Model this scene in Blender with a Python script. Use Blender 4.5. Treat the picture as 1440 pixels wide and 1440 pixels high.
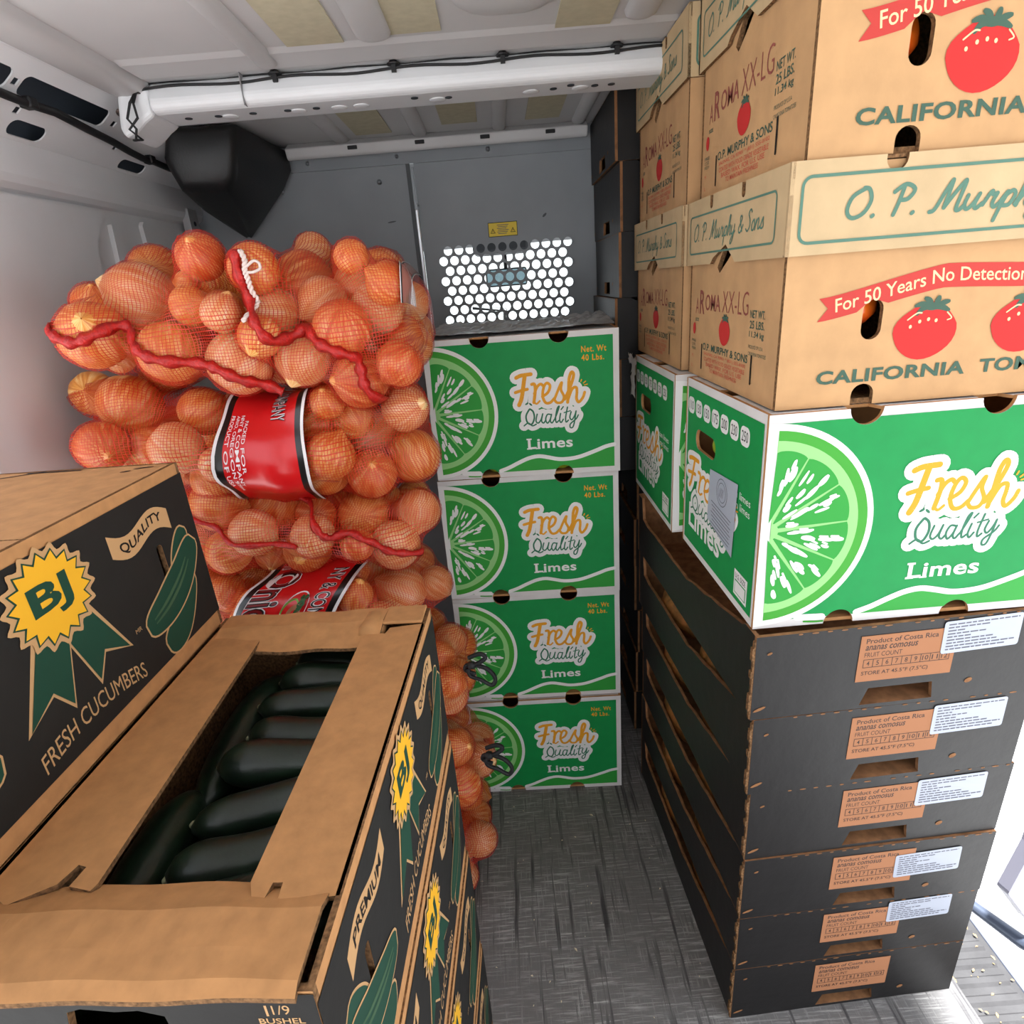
import bpy, bmesh, math, random
import numpy as np
from mathutils import Vector, Matrix
from mathutils.geometry import tessellate_polygon, delaunay_2d_cdt

for o in list(bpy.data.objects):
    bpy.data.objects.remove(o)
S = bpy.context.scene
C = S.collection
rnd = random.Random(7)

# ------------------------------------------------------------------ camera
YAW, PITCH, ROLL = -0.0046, 0.3684, -0.0805
cam_d = bpy.data.cameras.new('camera')
cam_d.sensor_width = 36.0
cam_d.lens = 836.31 / 1440 * 36
cam_d.clip_start = 0.02
cam = bpy.data.objects.new('camera', cam_d)
C.objects.link(cam)
_f = Vector((math.sin(YAW) * math.cos(PITCH), math.cos(YAW) * math.cos(PITCH), -math.sin(PITCH)))
_r = Vector((math.cos(YAW), -math.sin(YAW), 0))
_u = _r.cross(_f)
_r2 = math.cos(ROLL) * _r + math.sin(ROLL) * _u
_u2 = -math.sin(ROLL) * _r + math.cos(ROLL) * _u
cam.matrix_world = Matrix(((_r2.x, _u2.x, -_f.x, 0), (_r2.y, _u2.y, -_f.y, 0), (_r2.z, _u2.z, -_f.z, 1.2997), (0, 0, 0, 1)))
S.camera = cam

# ------------------------------------------------------------------ sky and exposure
W = bpy.data.worlds.new('overcast_sky')
S.world = W
W.use_nodes = True
wn = W.node_tree.nodes
wl = W.node_tree.links
bg = wn['Background']
_tc = wn.new('ShaderNodeTexCoord')
_sx = wn.new('ShaderNodeSeparateXYZ')
_cr = wn.new('ShaderNodeValToRGB')
wl.new(_tc.outputs['Generated'], _sx.inputs[0])
wl.new(_sx.outputs['Z'], _cr.inputs[0])
_cr.color_ramp.elements[0].position = 0.0
_cr.color_ramp.elements[0].color = (0.95, 0.97, 1.0, 1)
_cr.color_ramp.elements[1].position = 0.9
_cr.color_ramp.elements[1].color = (0.80, 0.88, 1.0, 1)
wl.new(_cr.outputs[0], bg.inputs[0])
bg.inputs[1].default_value = 2.2
sun_d = bpy.data.lights.new('sun', 'SUN')
sun_d.energy = 20.0
sun_d.angle = math.radians(4)
sun_d.color = (0.96, 0.98, 1.0)
sun = bpy.data.objects.new('sun', sun_d)
C.objects.link(sun)
sun.rotation_euler = Vector((-0.11, 0.0, -0.99)).to_track_quat('-Z', 'Y').to_euler()
S.view_settings.view_transform = 'Standard'
S.view_settings.look = 'None'
S.view_settings.gamma = 1.0
S.view_settings.use_curve_mapping = False
S.view_settings.exposure = 0.0

# ------------------------------------------------------------------ small helpers
def lin(c):
    return tuple(((v / 255) / 12.92 if v / 255 <= 0.04045 else ((v / 255 + 0.055) / 1.055) ** 2.4) for v in c) + (1,)

MATS = {}
def mat(name, rgb, rough=0.6, metal=0.0, noise=0.0, nscale=30, bump=0.0, bscale=80, spec=0.5, stretch=(1, 1, 1), rgb2=None, coat=0.0, detail=4):
    if name in MATS:
        return MATS[name]
    m = bpy.data.materials.new(name)
    m.use_nodes = True
    n, l = m.node_tree.nodes, m.node_tree.links
    b = n['Principled BSDF']
    b.inputs['Base Color'].default_value = lin(rgb)
    b.inputs['Roughness'].default_value = rough
    b.inputs['Metallic'].default_value = metal
    b.inputs['Specular IOR Level'].default_value = spec
    b.inputs['Coat Weight'].default_value = coat
    if noise or bump:
        tc = n.new('ShaderNodeTexCoord')
        mp = n.new('ShaderNodeMapping')
        mp.inputs['Scale'].default_value = stretch
        l.new(tc.outputs['Object'], mp.inputs[0])
    if noise:
        t = n.new('ShaderNodeTexNoise')
        t.inputs['Scale'].default_value = nscale
        t.inputs['Detail'].default_value = detail
        l.new(mp.outputs[0], t.inputs['Vector'])
        r = n.new('ShaderNodeValToRGB')
        r.color_ramp.elements[0].position = 0.3
        r.color_ramp.elements[1].position = 0.7
        c2 = rgb2 or tuple(v * (1 - noise) for v in rgb)
        r.color_ramp.elements[0].color = lin(c2)
        r.color_ramp.elements[1].color = lin(rgb)
        l.new(t.outputs['Fac'], r.inputs[0])
        l.new(r.outputs[0], b.inputs['Base Color'])
    if bump:
        t2 = n.new('ShaderNodeTexNoise')
        t2.inputs['Scale'].default_value = bscale
        t2.inputs['Detail'].default_value = 5
        l.new(mp.outputs[0], t2.inputs['Vector'])
        bp = n.new('ShaderNodeBump')
        bp.inputs['Strength'].default_value = bump
        bp.inputs['Distance'].default_value = 0.004
        l.new(t2.outputs['Fac'], bp.inputs['Height'])
        l.new(bp.outputs[0], b.inputs['Normal'])
    MATS[name] = m
    return m

class MB:
    """collects faces and links them as one mesh object"""
    def __init__(s):
        s.v, s.f, s.m = [], [], []
    def add(s, vs, fs, mi=0):
        o = len(s.v)
        s.v += [tuple(v) for v in vs]
        s.f += [tuple(i + o for i in f) for f in fs]
        s.m += [mi] * len(fs)
    def box(s, lo, hi, mi=0, M=None):
        x0, y0, z0 = lo
        x1, y1, z1 = hi
        vs = [(x0, y0, z0), (x1, y0, z0), (x1, y1, z0), (x0, y1, z0), (x0, y0, z1), (x1, y0, z1), (x1, y1, z1), (x0, y1, z1)]
        if M:
            vs = [M @ Vector(v) for v in vs]
        s.add(vs, [(0, 3, 2, 1), (4, 5, 6, 7), (0, 1, 5, 4), (1, 2, 6, 5), (2, 3, 7, 6), (3, 0, 4, 7)], mi)
    def tube(s, pts, r, n=8, mi=0, caps=True):
        P = [Vector(p) for p in pts]
        rs = r if isinstance(r, (list, tuple)) else [r] * len(P)
        vs, up = [], None
        for i, p in enumerate(P):
            t = (P[min(i + 1, len(P) - 1)] - P[max(i - 1, 0)]).normalized()
            if up is None:
                up = t.orthogonal().normalized()
            else:
                up = (up - t * up.dot(t))
                up = up.normalized() if up.length > 1e-6 else t.orthogonal().normalized()
            b = t.cross(up)
            for k in range(n):
                a = 2 * math.pi * k / n
                vs.append(p + (up * math.cos(a) + b * math.sin(a)) * rs[i])
        fs = [(i * n + k, i * n + (k + 1) % n, (i + 1) * n + (k + 1) % n, (i + 1) * n + k) for i in range(len(P) - 1) for k in range(n)]
        if caps:
            fs += [tuple(range(n))[::-1], tuple((len(P) - 1) * n + k for k in range(n))]
        s.add(vs, fs, mi)
    def lathe(s, prof, n=20, c=(0, 0, 0), axis='z', mi=0):
        vs = []
        for r, z in prof:
            for k in range(n):
                a = 2 * math.pi * k / n
                p = (r * math.cos(a), r * math.sin(a), z)
                if axis == 'y':
                    p = (p[0], -p[2], p[1])
                if axis == 'x':
                    p = (p[2], p[0], p[1])
                vs.append((p[0] + c[0], p[1] + c[1], p[2] + c[2]))
        fs = [(i * n + k, i * n + (k + 1) % n, (i + 1) * n + (k + 1) % n, (i + 1) * n + k) for i in range(len(prof) - 1) for k in range(n)]
        fs += [tuple(range(n))[::-1], tuple((len(prof) - 1) * n + k for k in range(n))]
        s.add(vs, fs, mi)
    def prism_y(s, prof, y0, y1, mi=0, closed=True):
        """profile in (x, z) swept along y"""
        n = len(prof)
        vs = [(x, y0, z) for x, z in prof] + [(x, y1, z) for x, z in prof]
        fs = [(i, (i + 1) % n, n + (i + 1) % n, n + i) for i in range(n if closed else n - 1)]
        if closed:
            fs += [tuple(range(n))[::-1], tuple(range(n, 2 * n))]
        s.add(vs, fs, mi)
    def prism_x(s, prof, x0, x1, mi=0):
        n = len(prof)
        vs = [(x0, y, z) for y, z in prof] + [(x1, y, z) for y, z in prof]
        fs = [(i, (i + 1) % n, n + (i + 1) % n, n + i) for i in range(n)] + [tuple(range(n))[::-1], tuple(range(n, 2 * n))]
        s.add(vs, fs, mi)
    def mesh(s, name, mats, smooth=False):
        me = bpy.data.meshes.new(name)
        me.from_pydata(s.v, [], s.f)
        for m in (mats if isinstance(mats, (list, tuple)) else [mats]):
            me.materials.append(m)
        if len(me.polygons) == len(s.m):
            me.polygons.foreach_set('material_index', s.m)
        if smooth:
            me.polygons.foreach_set('use_smooth', [True] * len(me.polygons))
        me.update()
        return me
    def build(s, name, mats, parent=None, smooth=False, fix=False):
        me = s.mesh(name, mats, smooth)
        if fix:
            bm = bmesh.new()
            bm.from_mesh(me)
            bmesh.ops.recalc_face_normals(bm, faces=bm.faces[:])
            bm.to_mesh(me)
            bm.free()
        return link(name, me, parent)

def link(name, me, parent=None):
    o = bpy.data.objects.new(name, me)
    C.objects.link(o)
    if parent:
        o.parent = parent
    return o

def bevel(o, w, seg=2, ang=35):
    b = o.modifiers.new('bevel', 'BEVEL')
    b.width = w
    b.segments = seg
    b.limit_method = 'ANGLE'
    b.angle_limit = math.radians(ang)
    return o

def thing(name, label, cat, loc=(0, 0, 0), rz=0, group=None, tilt=(0, 0)):
    o = bpy.data.objects.new(name, None)
    o.empty_display_size = 0.05
    C.objects.link(o)
    o.location = loc
    o.rotation_euler = (tilt[0], tilt[1], rz)
    tag(o, label, cat, group)
    return o

def tag(o, label, cat, group=None):
    o['label'] = label
    o['category'] = cat
    if group:
        o['group'] = group
    return o

def struct(o):
    o['kind'] = 'structure'
    return o

KIDS = {}
def copy_tree(o, parent=None):
    c = o.copy()
    C.objects.link(c)
    if parent:
        c.parent = parent
    for ch in list(o.children):
        copy_tree(ch, c)
    return c

def dup(o, label, loc, rz, group=None, tilt=(0, 0)):
    c = copy_tree(o)
    c.location = loc
    c.rotation_euler = (tilt[0], tilt[1], rz)
    c['label'] = label
    if group:
        c['group'] = group
    return c

# ------------------------------------------------------------------ flat print and plates
def spline(pts, n=8, closed=False):
    P = [Vector(p) for p in pts]
    if len(P) < 3:
        return P
    out = []
    N = len(P)
    rng = range(N if closed else N - 1)
    for i in rng:
        p0 = P[(i - 1) % N] if (closed or i > 0) else P[0]
        p1, p2 = P[i], P[(i + 1) % N]
        p3 = P[(i + 2) % N] if (closed or i + 2 < N) else P[-1]
        for k in range(n):
            t = k / n
            out.append(0.5 * ((2 * p1) + (p2 - p0) * t + (2 * p0 - 5 * p1 + 4 * p2 - p3) * t * t + (3 * p1 - p0 - 3 * p2 + p3) * t ** 3))
    if not closed:
        out.append(P[-1])
    return out

def arc(cx, cy, rx, ry, a0, a1, n=16):
    return [(cx + rx * math.cos(math.radians(a0 + (a1 - a0) * k / n)), cy + ry * math.sin(math.radians(a0 + (a1 - a0) * k / n))) for k in range(n + 1)]

def ell(cx, cy, rx, ry, n=24, rot=0):
    c, s = math.cos(rot), math.sin(rot)
    return [(cx + rx * math.cos(2 * math.pi * k / n) * c - ry * math.sin(2 * math.pi * k / n) * s,
             cy + rx * math.cos(2 * math.pi * k / n) * s + ry * math.sin(2 * math.pi * k / n) * c) for k in range(n)]

def rrect(u0, v0, u1, v1, r, n=5):
    return (arc(u1 - r, v1 - r, r, r, 0, 90, n) + arc(u0 + r, v1 - r, r, r, 90, 180, n) +
            arc(u0 + r, v0 + r, r, r, 180, 270, n) + arc(u1 - r, v0 + r, r, r, 270, 360, n))

def rect(u0, v0, u1, v1):
    return [(u0, v0), (u1, v0), (u1, v1), (u0, v1)]

TXT = {}
def text_mesh(s, bold=0.0, shear=0.0, space=1.0):
    k = (s, bold, shear, space)
    if k not in TXT:
        cu = bpy.data.curves.new('lettering', 'FONT')
        cu.body = s
        cu.size = 1.0
        cu.resolution_u = 3
        cu.offset = bold
        cu.shear = shear
        cu.space_character = space
        cu.fill_mode = 'FRONT'
        ob = bpy.data.objects.new('lettering', cu)
        me = bpy.data.meshes.new_from_object(ob)
        vs = [(v.co.x, v.co.y) for v in me.vertices]
        fs = [tuple(p.vertices) for p in me.polygons]
        bpy.data.objects.remove(ob)
        bpy.data.curves.remove(cu)
        bpy.data.meshes.remove(me)
        TXT[k] = (vs, fs)
    return TXT[k]

class Art:
    """flat print on one face: layers of polygons in the face's own (u, v)"""
    def __init__(s):
        s.items = []
    def raw(s, vs, fs, m, layer, stroke=False):
        s.items.append(([tuple(v)[:2] for v in vs], fs, m, layer, stroke))
    def poly(s, out, m, layer, holes=()):
        loops = [[Vector((p[0], p[1], 0)) for p in out]] + [[Vector((p[0], p[1], 0)) for p in h] for h in holes]
        tris = tessellate_polygon(loops)
        s.raw([p for lp in loops for p in lp], [tuple(t) for t in tris], m, layer)
    def ribbon(s, pts, w, m, layer, smooth=True, closed=False, n=8, taper=False, joint=10):
        P = spline([(p[0], p[1]) for p in pts], n, closed) if (smooth and len(pts) > 2) else [Vector(p) for p in pts]
        N = len(P)
        if taper:
            vs = []
            for i, p in enumerate(P):
                t = (P[min(i + 1, N - 1)] - P[max(i - 1, 0)])
                t = t.normalized() if t.length > 1e-9 else Vector((1, 0))
                nn = Vector((-t.y, t.x))
                ww = w * math.sin(math.pi * (0.12 + 0.76 * i / max(1, N - 1)))
                vs += [p + nn * ww / 2, p - nn * ww / 2]
            s.raw(vs, [(2 * i, 2 * i + 1, 2 * i + 3, 2 * i + 2) for i in range(N - 1)], m, layer, True)
            return
        vs, fs = [], []
        for i in range(N if closed else N - 1):
            a, b = P[i], P[(i + 1) % N]
            t = b - a
            if t.length < 1e-9:
                continue
            t = t.normalized()
            nn = Vector((-t.y, t.x)) * (w / 2)
            o = len(vs)
            vs += [a + nn, a - nn, b - nn, b + nn]
            fs.append((o, o + 1, o + 2, o + 3))
        for i, p in enumerate(P):
            if not closed and i in (0, N - 1):
                k = joint
            else:
                t0, t1 = P[i] - P[i - 1], P[(i + 1) % N] - P[i]
                if t0.length < 1e-9 or t1.length < 1e-9 or t0.normalized().dot(t1.normalized()) > 0.997:
                    continue
                k = joint if w > 0.004 else 6
            o = len(vs)
            vs += [Vector(q) for q in ell(p.x, p.y, w / 2, w / 2, k)]
            fs.append(tuple(range(o, o + k)))
        s.raw(vs, fs, m, layer, True)
    def text(s, t, u0, v0, u1, v1, m, layer, bold=0.0, shear=0.0, warp=None, rot=0, space=1.0):
        """lettering fitted into the box u0..u1, v0..v1 (rot 90 reads upward)"""
        vs, fs = text_mesh(t, bold, shear, space)
        if not vs:
            return
        a = min(v[0] for v in vs); b = max(v[0] for v in vs)
        c = min(v[1] for v in vs); d = max(v[1] for v in vs)
        o = []
        for x, y in vs:
            p, q = (x - a) / max(1e-6, b - a), (y - c) / max(1e-6, d - c)
            if rot == 90:
                p, q = 1 - q, p
            if rot == -90:
                p, q = q, 1 - p
            uv = (u0 + p * (u1 - u0), v0 + q * (v1 - v0))
            o.append(warp(*uv) if warp else uv)
        s.raw(o, fs, m, layer)
    def build(s, name, fr, parent, fn=None, lift=0.0005, step=0.00022):
        mb = MB()
        ms = []
        O, U, V, N = (fr.O, fr.U, fr.V, fr.N) if fr else (None,) * 4
        # strokes of one colour on one layer become a single outline without overlaps
        grp, keep = {}, []
        for it in s.items:
            if len(it) == 5 and it[4]:
                grp.setdefault((it[2], it[3]), []).append(it)
            else:
                keep.append(it[:4])
        for (m, layer), its in grp.items():
            vs, fs = [], []
            for it in its:
                o = len(vs)
                vs += [Vector(p) * 100 for p in it[0]]
                for f in it[1]:
                    ar = sum(it[0][f[k]][0] * it[0][f[(k + 1) % len(f)]][1] - it[0][f[(k + 1) % len(f)]][0] * it[0][f[k]][1] for k in range(len(f)))
                    if abs(ar) > 1e-12:
                        fs.append([o + x for x in (f if ar > 0 else f[::-1])])
            r_ = delaunay_2d_cdt(vs, [], fs, 1, 1e-5)
            out = [(v.x / 100, v.y / 100) for v in r_[0]]
            T = [tuple(f) for f in r_[2]]
            cen = np.array([[sum(out[i][0] for i in f) / len(f), sum(out[i][1] for i in f) / len(f)] for f in T])
            ok = np.zeros(len(T), bool)
            for f in fs:
                q = np.array([(vs[i].x / 100, vs[i].y / 100) for i in f])
                nx = np.roll(q, -1, 0)
                cr = (nx[None, :, 0] - q[None, :, 0]) * (cen[:, None, 1] - q[None, :, 1]) - (nx[None, :, 1] - q[None, :, 1]) * (cen[:, None, 0] - q[None, :, 0])
                ok |= (cr > -1e-12).all(axis=1)
            keep.append((out, [f for f, k in zip(T, ok) if k], m, layer))
        s.items = keep
        cnt, tot = {}, {}
        for it in s.items:
            tot[it[3]] = tot.get(it[3], 0) + 1
        for q_, (vs, fs, m, layer) in enumerate(s.items):
            cnt[layer] = cnt.get(layer, 0) + 1
            if m not in ms:
                ms.append(m)
            w = lift + step * (layer + 0.92 * cnt[layer] / tot[layer])
            if fn:
                mb.add([fn(u, v, w) for u, v in vs], fs, ms.index(m))
            else:
                mb.add([O + U * u + V * v + N * w for u, v in vs], fs, ms.index(m))
        me = mb.mesh(name, ms)
        # face the print outwards
        bm = bmesh.new()
        bm.from_mesh(me)
        if fr:
            bad = [f for f in bm.faces if f.normal.dot(N) < 0]
            bmesh.ops.reverse_faces(bm, faces=bad)
        bm.to_mesh(me)
        bm.free()
        return link(name, me, parent)

class Frame:
    def __init__(s, O, U, V):
        s.O, s.U, s.V = Vector(O), Vector(U).normalized(), Vector(V).normalized()
        s.N = s.U.cross(s.V)
    def at(s, u, v, w=0):
        return s.O + s.U * u + s.V * v + s.N * w

def faces_of(Wd, D, H):
    """outer faces of a box standing at its front left bottom corner"""
    return dict(front=Frame((0, 0, 0), (1, 0, 0), (0, 0, 1)), left=Frame((0, D, 0), (0, -1, 0), (0, 0, 1)),
                right=Frame((Wd, 0, 0), (0, 1, 0), (0, 0, 1)), back=Frame((Wd, D, 0), (-1, 0, 0), (0, 0, 1)),
                top=Frame((0, 0, H), (1, 0, 0), (0, 1, 0)), bottom=Frame((0, D, 0), (1, 0, 0), (0, -1, 0)))

def plate_mb(fr, out, t, holes=(), mo=0, mi=1, me_=1, mb=None):
    """a sheet with cut-outs: outer face at w=0, inner face at w=-t"""
    mb = mb or MB()
    loops = [[Vector((p[0], p[1], 0)) for p in out]] + [[Vector((p[0], p[1], 0)) for p in h] for h in holes]
    flat = [p for lp in loops for p in lp]
    if holes:
        ed, k = [], 0
        for lp in loops:
            ed += [(k + i, k + (i + 1) % len(lp)) for i in range(len(lp))]
            k += len(lp)
        r_ = delaunay_2d_cdt([Vector((p.x, p.y)) for p in flat], ed, [], 1, 1e-6)
        pts = [Vector((p.x, p.y, 0)) for p in r_[0]]
        def inside(x, y, lp):
            c = False
            j = len(lp) - 1
            for i in range(len(lp)):
                if (lp[i].y > y) != (lp[j].y > y) and x < (lp[j].x - lp[i].x) * (y - lp[i].y) / (lp[j].y - lp[i].y) + lp[i].x:
                    c = not c
                j = i
            return c
        tris = []
        for f in r_[2]:
            cx, cy = sum(pts[i].x for i in f) / len(f), sum(pts[i].y for i in f) / len(f)
            if inside(cx, cy, loops[0]) and not any(inside(cx, cy, h) for h in loops[1:]):
                tris.append(tuple(f))
        face_pts = pts
    else:
        tris = tessellate_polygon(loops)
        face_pts = flat
    fo, fi = [], []
    for a, b, c in tris:
        ar = (face_pts[b] - face_pts[a]).cross(face_pts[c] - face_pts[a]).z
        if abs(ar) < 1e-14:
            continue
        fo.append((a, b, c) if ar > 0 else (a, c, b))
        fi.append((c, b, a) if ar > 0 else (b, c, a))
    front = [fr.at(p.x, p.y, 0) for p in flat]
    back = [fr.at(p.x, p.y, -t) for p in flat]
    mb.add([fr.at(p.x, p.y, 0) for p in face_pts], fo, mo)
    mb.add([fr.at(p.x, p.y, -t) for p in face_pts], fi, mi)
    k = 0
    for li, lp in enumerate(loops):
        m = len(lp)
        area = sum(lp[i].x * lp[(i + 1) % m].y - lp[(i + 1) % m].x * lp[i].y for i in range(m))
        ccw = (area > 0) == (li == 0)
        vs = front[k:k + m] + back[k:k + m]
        fs = [((i + 1) % m, i, m + i, m + (i + 1) % m) if ccw else (i, (i + 1) % m, m + (i + 1) % m, m + i) for i in range(m)]
        mb.add(vs, fs, me_)
        k += m
    return mb

def plate(name, fr, out, t, mats, parent=None, holes=()):
    mm = mats if isinstance(mats, (list, tuple)) else [mats, mats]
    return plate_mb(fr, out, t, holes).build(name, list(mm), parent)

# ------------------------------------------------------------------ materials
KRAFT = mat('kraft_card', (206, 162, 116), 0.8, noise=0.07, nscale=25, bump=0.12, bscale=60, spec=0.2)
KRAFT_D = mat('brown_kraft_card', (196, 143, 94), 0.85, noise=0.10, nscale=60, bump=0.15, bscale=50, spec=0.2)
KRAFT_L = mat('pale_kraft_card', (206, 178, 138), 0.8, noise=0.06, nscale=25, bump=0.1, spec=0.2)
EDGE = mat('corrugated_edge', (150, 112, 78), 0.95, noise=0.45, nscale=260, spec=0.1)
BLACKC = mat('black_printed_card', (29, 27, 27), 0.48, noise=0.15, nscale=18, bump=0.15, bscale=40, spec=0.35)
BLACKB = mat('black_green_printed_card', (33, 31, 29), 0.7, noise=0.1, nscale=18, bump=0.1, bscale=50, spec=0.3)
WHITEC = mat('white_card', (226, 222, 220), 0.7, noise=0.04, nscale=20, bump=0.08, bscale=60, spec=0.3)
P_GREEN = mat('print_green', (15, 146, 72), 0.6, noise=0.05, nscale=30, spec=0.3)
P_LIME = mat('print_lime_green', (66, 160, 52), 0.6, spec=0.3)
P_LIME2 = mat('print_leaf_green', (48, 156, 60), 0.6, spec=0.3)
P_PALE = mat('print_pale_green', (150, 208, 132), 0.6, spec=0.3)
P_WHITE = mat('print_white', (236, 234, 232), 0.6, spec=0.3)
P_YEL = mat('print_yellow', (234, 160, 32), 0.6, spec=0.3)
P_DKG = mat('print_dark_green', (48, 116, 86), 0.6, spec=0.3)
P_GOLD = mat('print_gold', (240, 178, 40), 0.65, spec=0.3)
P_FOREST = mat('print_forest_green', (24, 66, 50), 0.65, spec=0.3)
P_OLIVE = mat('print_olive_green', (62, 92, 66), 0.65, spec=0.3)
P_KR = mat('print_bare_kraft', (196, 154, 108), 0.8, spec=0.2)
P_BLK = mat('print_black', (34, 30, 28), 0.7, spec=0.2)
P_RED = mat('print_red', (200, 52, 50), 0.7, spec=0.2)
P_BANN = mat('print_banner_red', (194, 68, 62), 0.7, spec=0.2)
P_TEAL = mat('print_slate_green', (72, 98, 84), 0.7, spec=0.2)
P_TEAL2 = mat('print_frame_green', (92, 128, 112), 0.7, spec=0.2)
P_CREAM = mat('print_cream', (238, 206, 160), 0.7, spec=0.2)
P_PURP = mat('stamp_purple', (150, 84, 74), 0.8, spec=0.2)
P_REDT = mat('print_small_red', (206, 104, 82), 0.8, spec=0.2)
P_BROWN = mat('print_label_brown', (172, 118, 84), 0.75, spec=0.2)
P_STK = mat('white_sticker', (176, 182, 196), 0.45)
P_INK = mat('ink_grey', (92, 92, 104), 0.7)
P_DKBR = mat('ink_dark_brown', (66, 46, 38), 0.7)
VANW = mat('van_white_paint', (232, 233, 235), 0.38, noise=0.03, nscale=6, spec=0.4)
VANC = mat('van_ceiling_paint', (202, 200, 200), 0.45, noise=0.04, nscale=5, spec=0.35)
VANG = mat('bulkhead_grey_paint', (148, 152, 156), 0.5, noise=0.05, nscale=9, spec=0.4)
BLACKP = mat('black_plastic', (26, 26, 27), 0.42, spec=0.45, bump=0.1, bscale=200)
RUBBER = mat('black_rubber', (22, 22, 24), 0.6)
STEEL = mat('bright_steel', (190, 192, 196), 0.28, metal=0.9)
PAD = mat('felt_pad', (196, 188, 162), 0.95, noise=0.06, nscale=60, spec=0.1)
DARKV = mat('dark_void_metal', (44, 48, 54), 0.6)

# ------------------------------------------------------------------ van shell
def halfbar(mb, x, w, h, y0, y1, z, n=8, e0=True, e1=True):
    """a pressed rib hanging from the ceiling, rounded across and at its ends"""
    rows = []
    ys = ([(y0, 0.02), (y0 + w * 0.12, 0.5), (y0 + w * 0.3, 0.85)] if e0 else [(y0, 1)]) + [(y0 + w * 0.5, 1), (y1 - w * 0.5, 1)] + ([(y1 - w * 0.3, 0.85), (y1 - w * 0.12, 0.5), (y1, 0.02)] if e1 else [(y1, 1)])
    for y, k in ys:
        rows.append([(x - w / 2 * (0.35 + 0.65 * k) * math.cos(math.pi * i / n), y, z - h * k * math.sin(math.pi * i / n) ** 0.7) for i in range(n + 1)])
    vs = [p for r in rows for p in r]
    m = n + 1
    fs = [(a * m + i, (a + 1) * m + i, (a + 1) * m + i + 1, a * m + i + 1) for a in range(len(rows) - 1) for i in range(n)]
    mb.add(vs, fs)

# floor: dark fibre board with streaks
def floor_material():
    m = bpy.data.materials.new('dark_fibre_floor')
    m.use_nodes = True
    n, l = m.node_tree.nodes, m.node_tree.links
    b = n['Principled BSDF']
    tc = n.new('ShaderNodeTexCoord')
    def layer(scale, ns, p0, p1, det=6):
        mp = n.new('ShaderNodeMapping'); mp.inputs['Scale'].default_value = scale
        l.new(tc.outputs['Object'], mp.inputs[0])
        t = n.new('ShaderNodeTexNoise'); t.inputs['Scale'].default_value = ns; t.inputs['Detail'].default_value = det
        t.inputs['Roughness'].default_value = 0.65
        l.new(mp.outputs[0], t.inputs['Vector'])
        r = n.new('ShaderNodeMapRange'); r.inputs['From Min'].default_value = p0; r.inputs['From Max'].default_value = p1
        l.new(t.outputs['Fac'], r.inputs['Value'])
        return r.outputs[0]
    weft = layer((9, 150, 1), 1.6, 0.50, 0.72)
    warp = layer((150, 9, 1), 1.6, 0.55, 0.80)
    dark = layer((55, 3, 1), 1.2, 0.56, 0.68, 3)
    big = layer((4, 4, 1), 1.0, 0.30, 0.75)
    mx = n.new('ShaderNodeMath'); mx.operation = 'MAXIMUM'
    l.new(weft, mx.inputs[0]); l.new(warp, mx.inputs[1])
    mu = n.new('ShaderNodeMath'); mu.operation = 'MULTIPLY'
    l.new(mx.outputs[0], mu.inputs[0]); l.new(big, mu.inputs[1])
    sb = n.new('ShaderNodeMath'); sb.operation = 'SUBTRACT'; sb.use_clamp = True
    l.new(mu.outputs[0], sb.inputs[0]); l.new(dark, sb.inputs[1])
    r = n.new('ShaderNodeValToRGB')
    r.color_ramp.elements[0].color = lin((116, 113, 111)); r.color_ramp.elements[1].color = lin((235, 231, 226))
    l.new(sb.outputs[0], r.inputs[0])
    mixd = n.new('ShaderNodeMixRGB'); mixd.inputs['Color2'].default_value = lin((64, 61, 62))
    l.new(dark, mixd.inputs['Fac']); l.new(r.outputs[0], mixd.inputs['Color1'])
    l.new(mixd.outputs[0], b.inputs['Base Color'])
    b.inputs['Roughness'].default_value = 0.55
    bp = n.new('ShaderNodeBump'); bp.inputs['Strength'].default_value = 0.35; bp.inputs['Distance'].default_value = 0.002
    l.new(mx.outputs[0], bp.inputs['Height']); l.new(bp.outputs[0], b.inputs['Normal'])
    return m

mb = MB()
mb.box((-0.80, -1.75, -0.04), (0.765, 1.80, 0.0)); mb.box((-0.80, 1.80, -0.04), (0.90, 3.2, 0.0))
floor = struct(mb.build('floor', floor_material()))

# ceiling with pressed ribs and felt pads
CZ = 1.668
mb = MB()
mb.box((-0.66, -1.75, CZ), (0.90, 1.80, CZ + 0.012))
ceiling = struct(mb.build('ceiling', VANC))
for x, w, h, y0, y1 in ((-0.348, 0.036, 0.012, -1.7, 1.205), (-0.157, 0.056, 0.012, -1.7, 1.135), (0.044, 0.16, 0.010, -1.7, 1.085), (0.25, 0.05, 0.012, -1.7, 1.13),
                     (-0.362, 0.038, 0.012, 1.35, 1.785), (-0.163, 0.036, 0.012, 1.35, 1.765), (0.037, 0.034, 0.012, 1.35, 1.765), (0.238, 0.034, 0.012, 1.35, 1.765)):
    mb = MB(); halfbar(mb, x, w, h, y0, y1, CZ)
    mb.build('ceiling_rib', VANC, ceiling, smooth=True)
mb = MB(); halfbar(mb, -0.612, 0.075, 0.02, -1.7, 1.285, CZ)
mb.build('ceiling_side_rib', VANC, ceiling, smooth=True)
for x0, x1, y0, y1 in ((-0.296, -0.207, -0.4, 1.132), (-0.134, -0.054, 0.2, 1.118), (0.123, 0.21, 0.2, 1.15), (-0.318, -0.229, 1.36, 1.72), (-0.102, -0.016, 1.36, 1.683), (0.101, 0.184, 1.36, 1.70)):
    mb = MB(); mb.box((x0, y0, CZ - 0.0025), (x1, y1, CZ))
    mb.build('felt_pad', PAD, ceiling)
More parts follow.
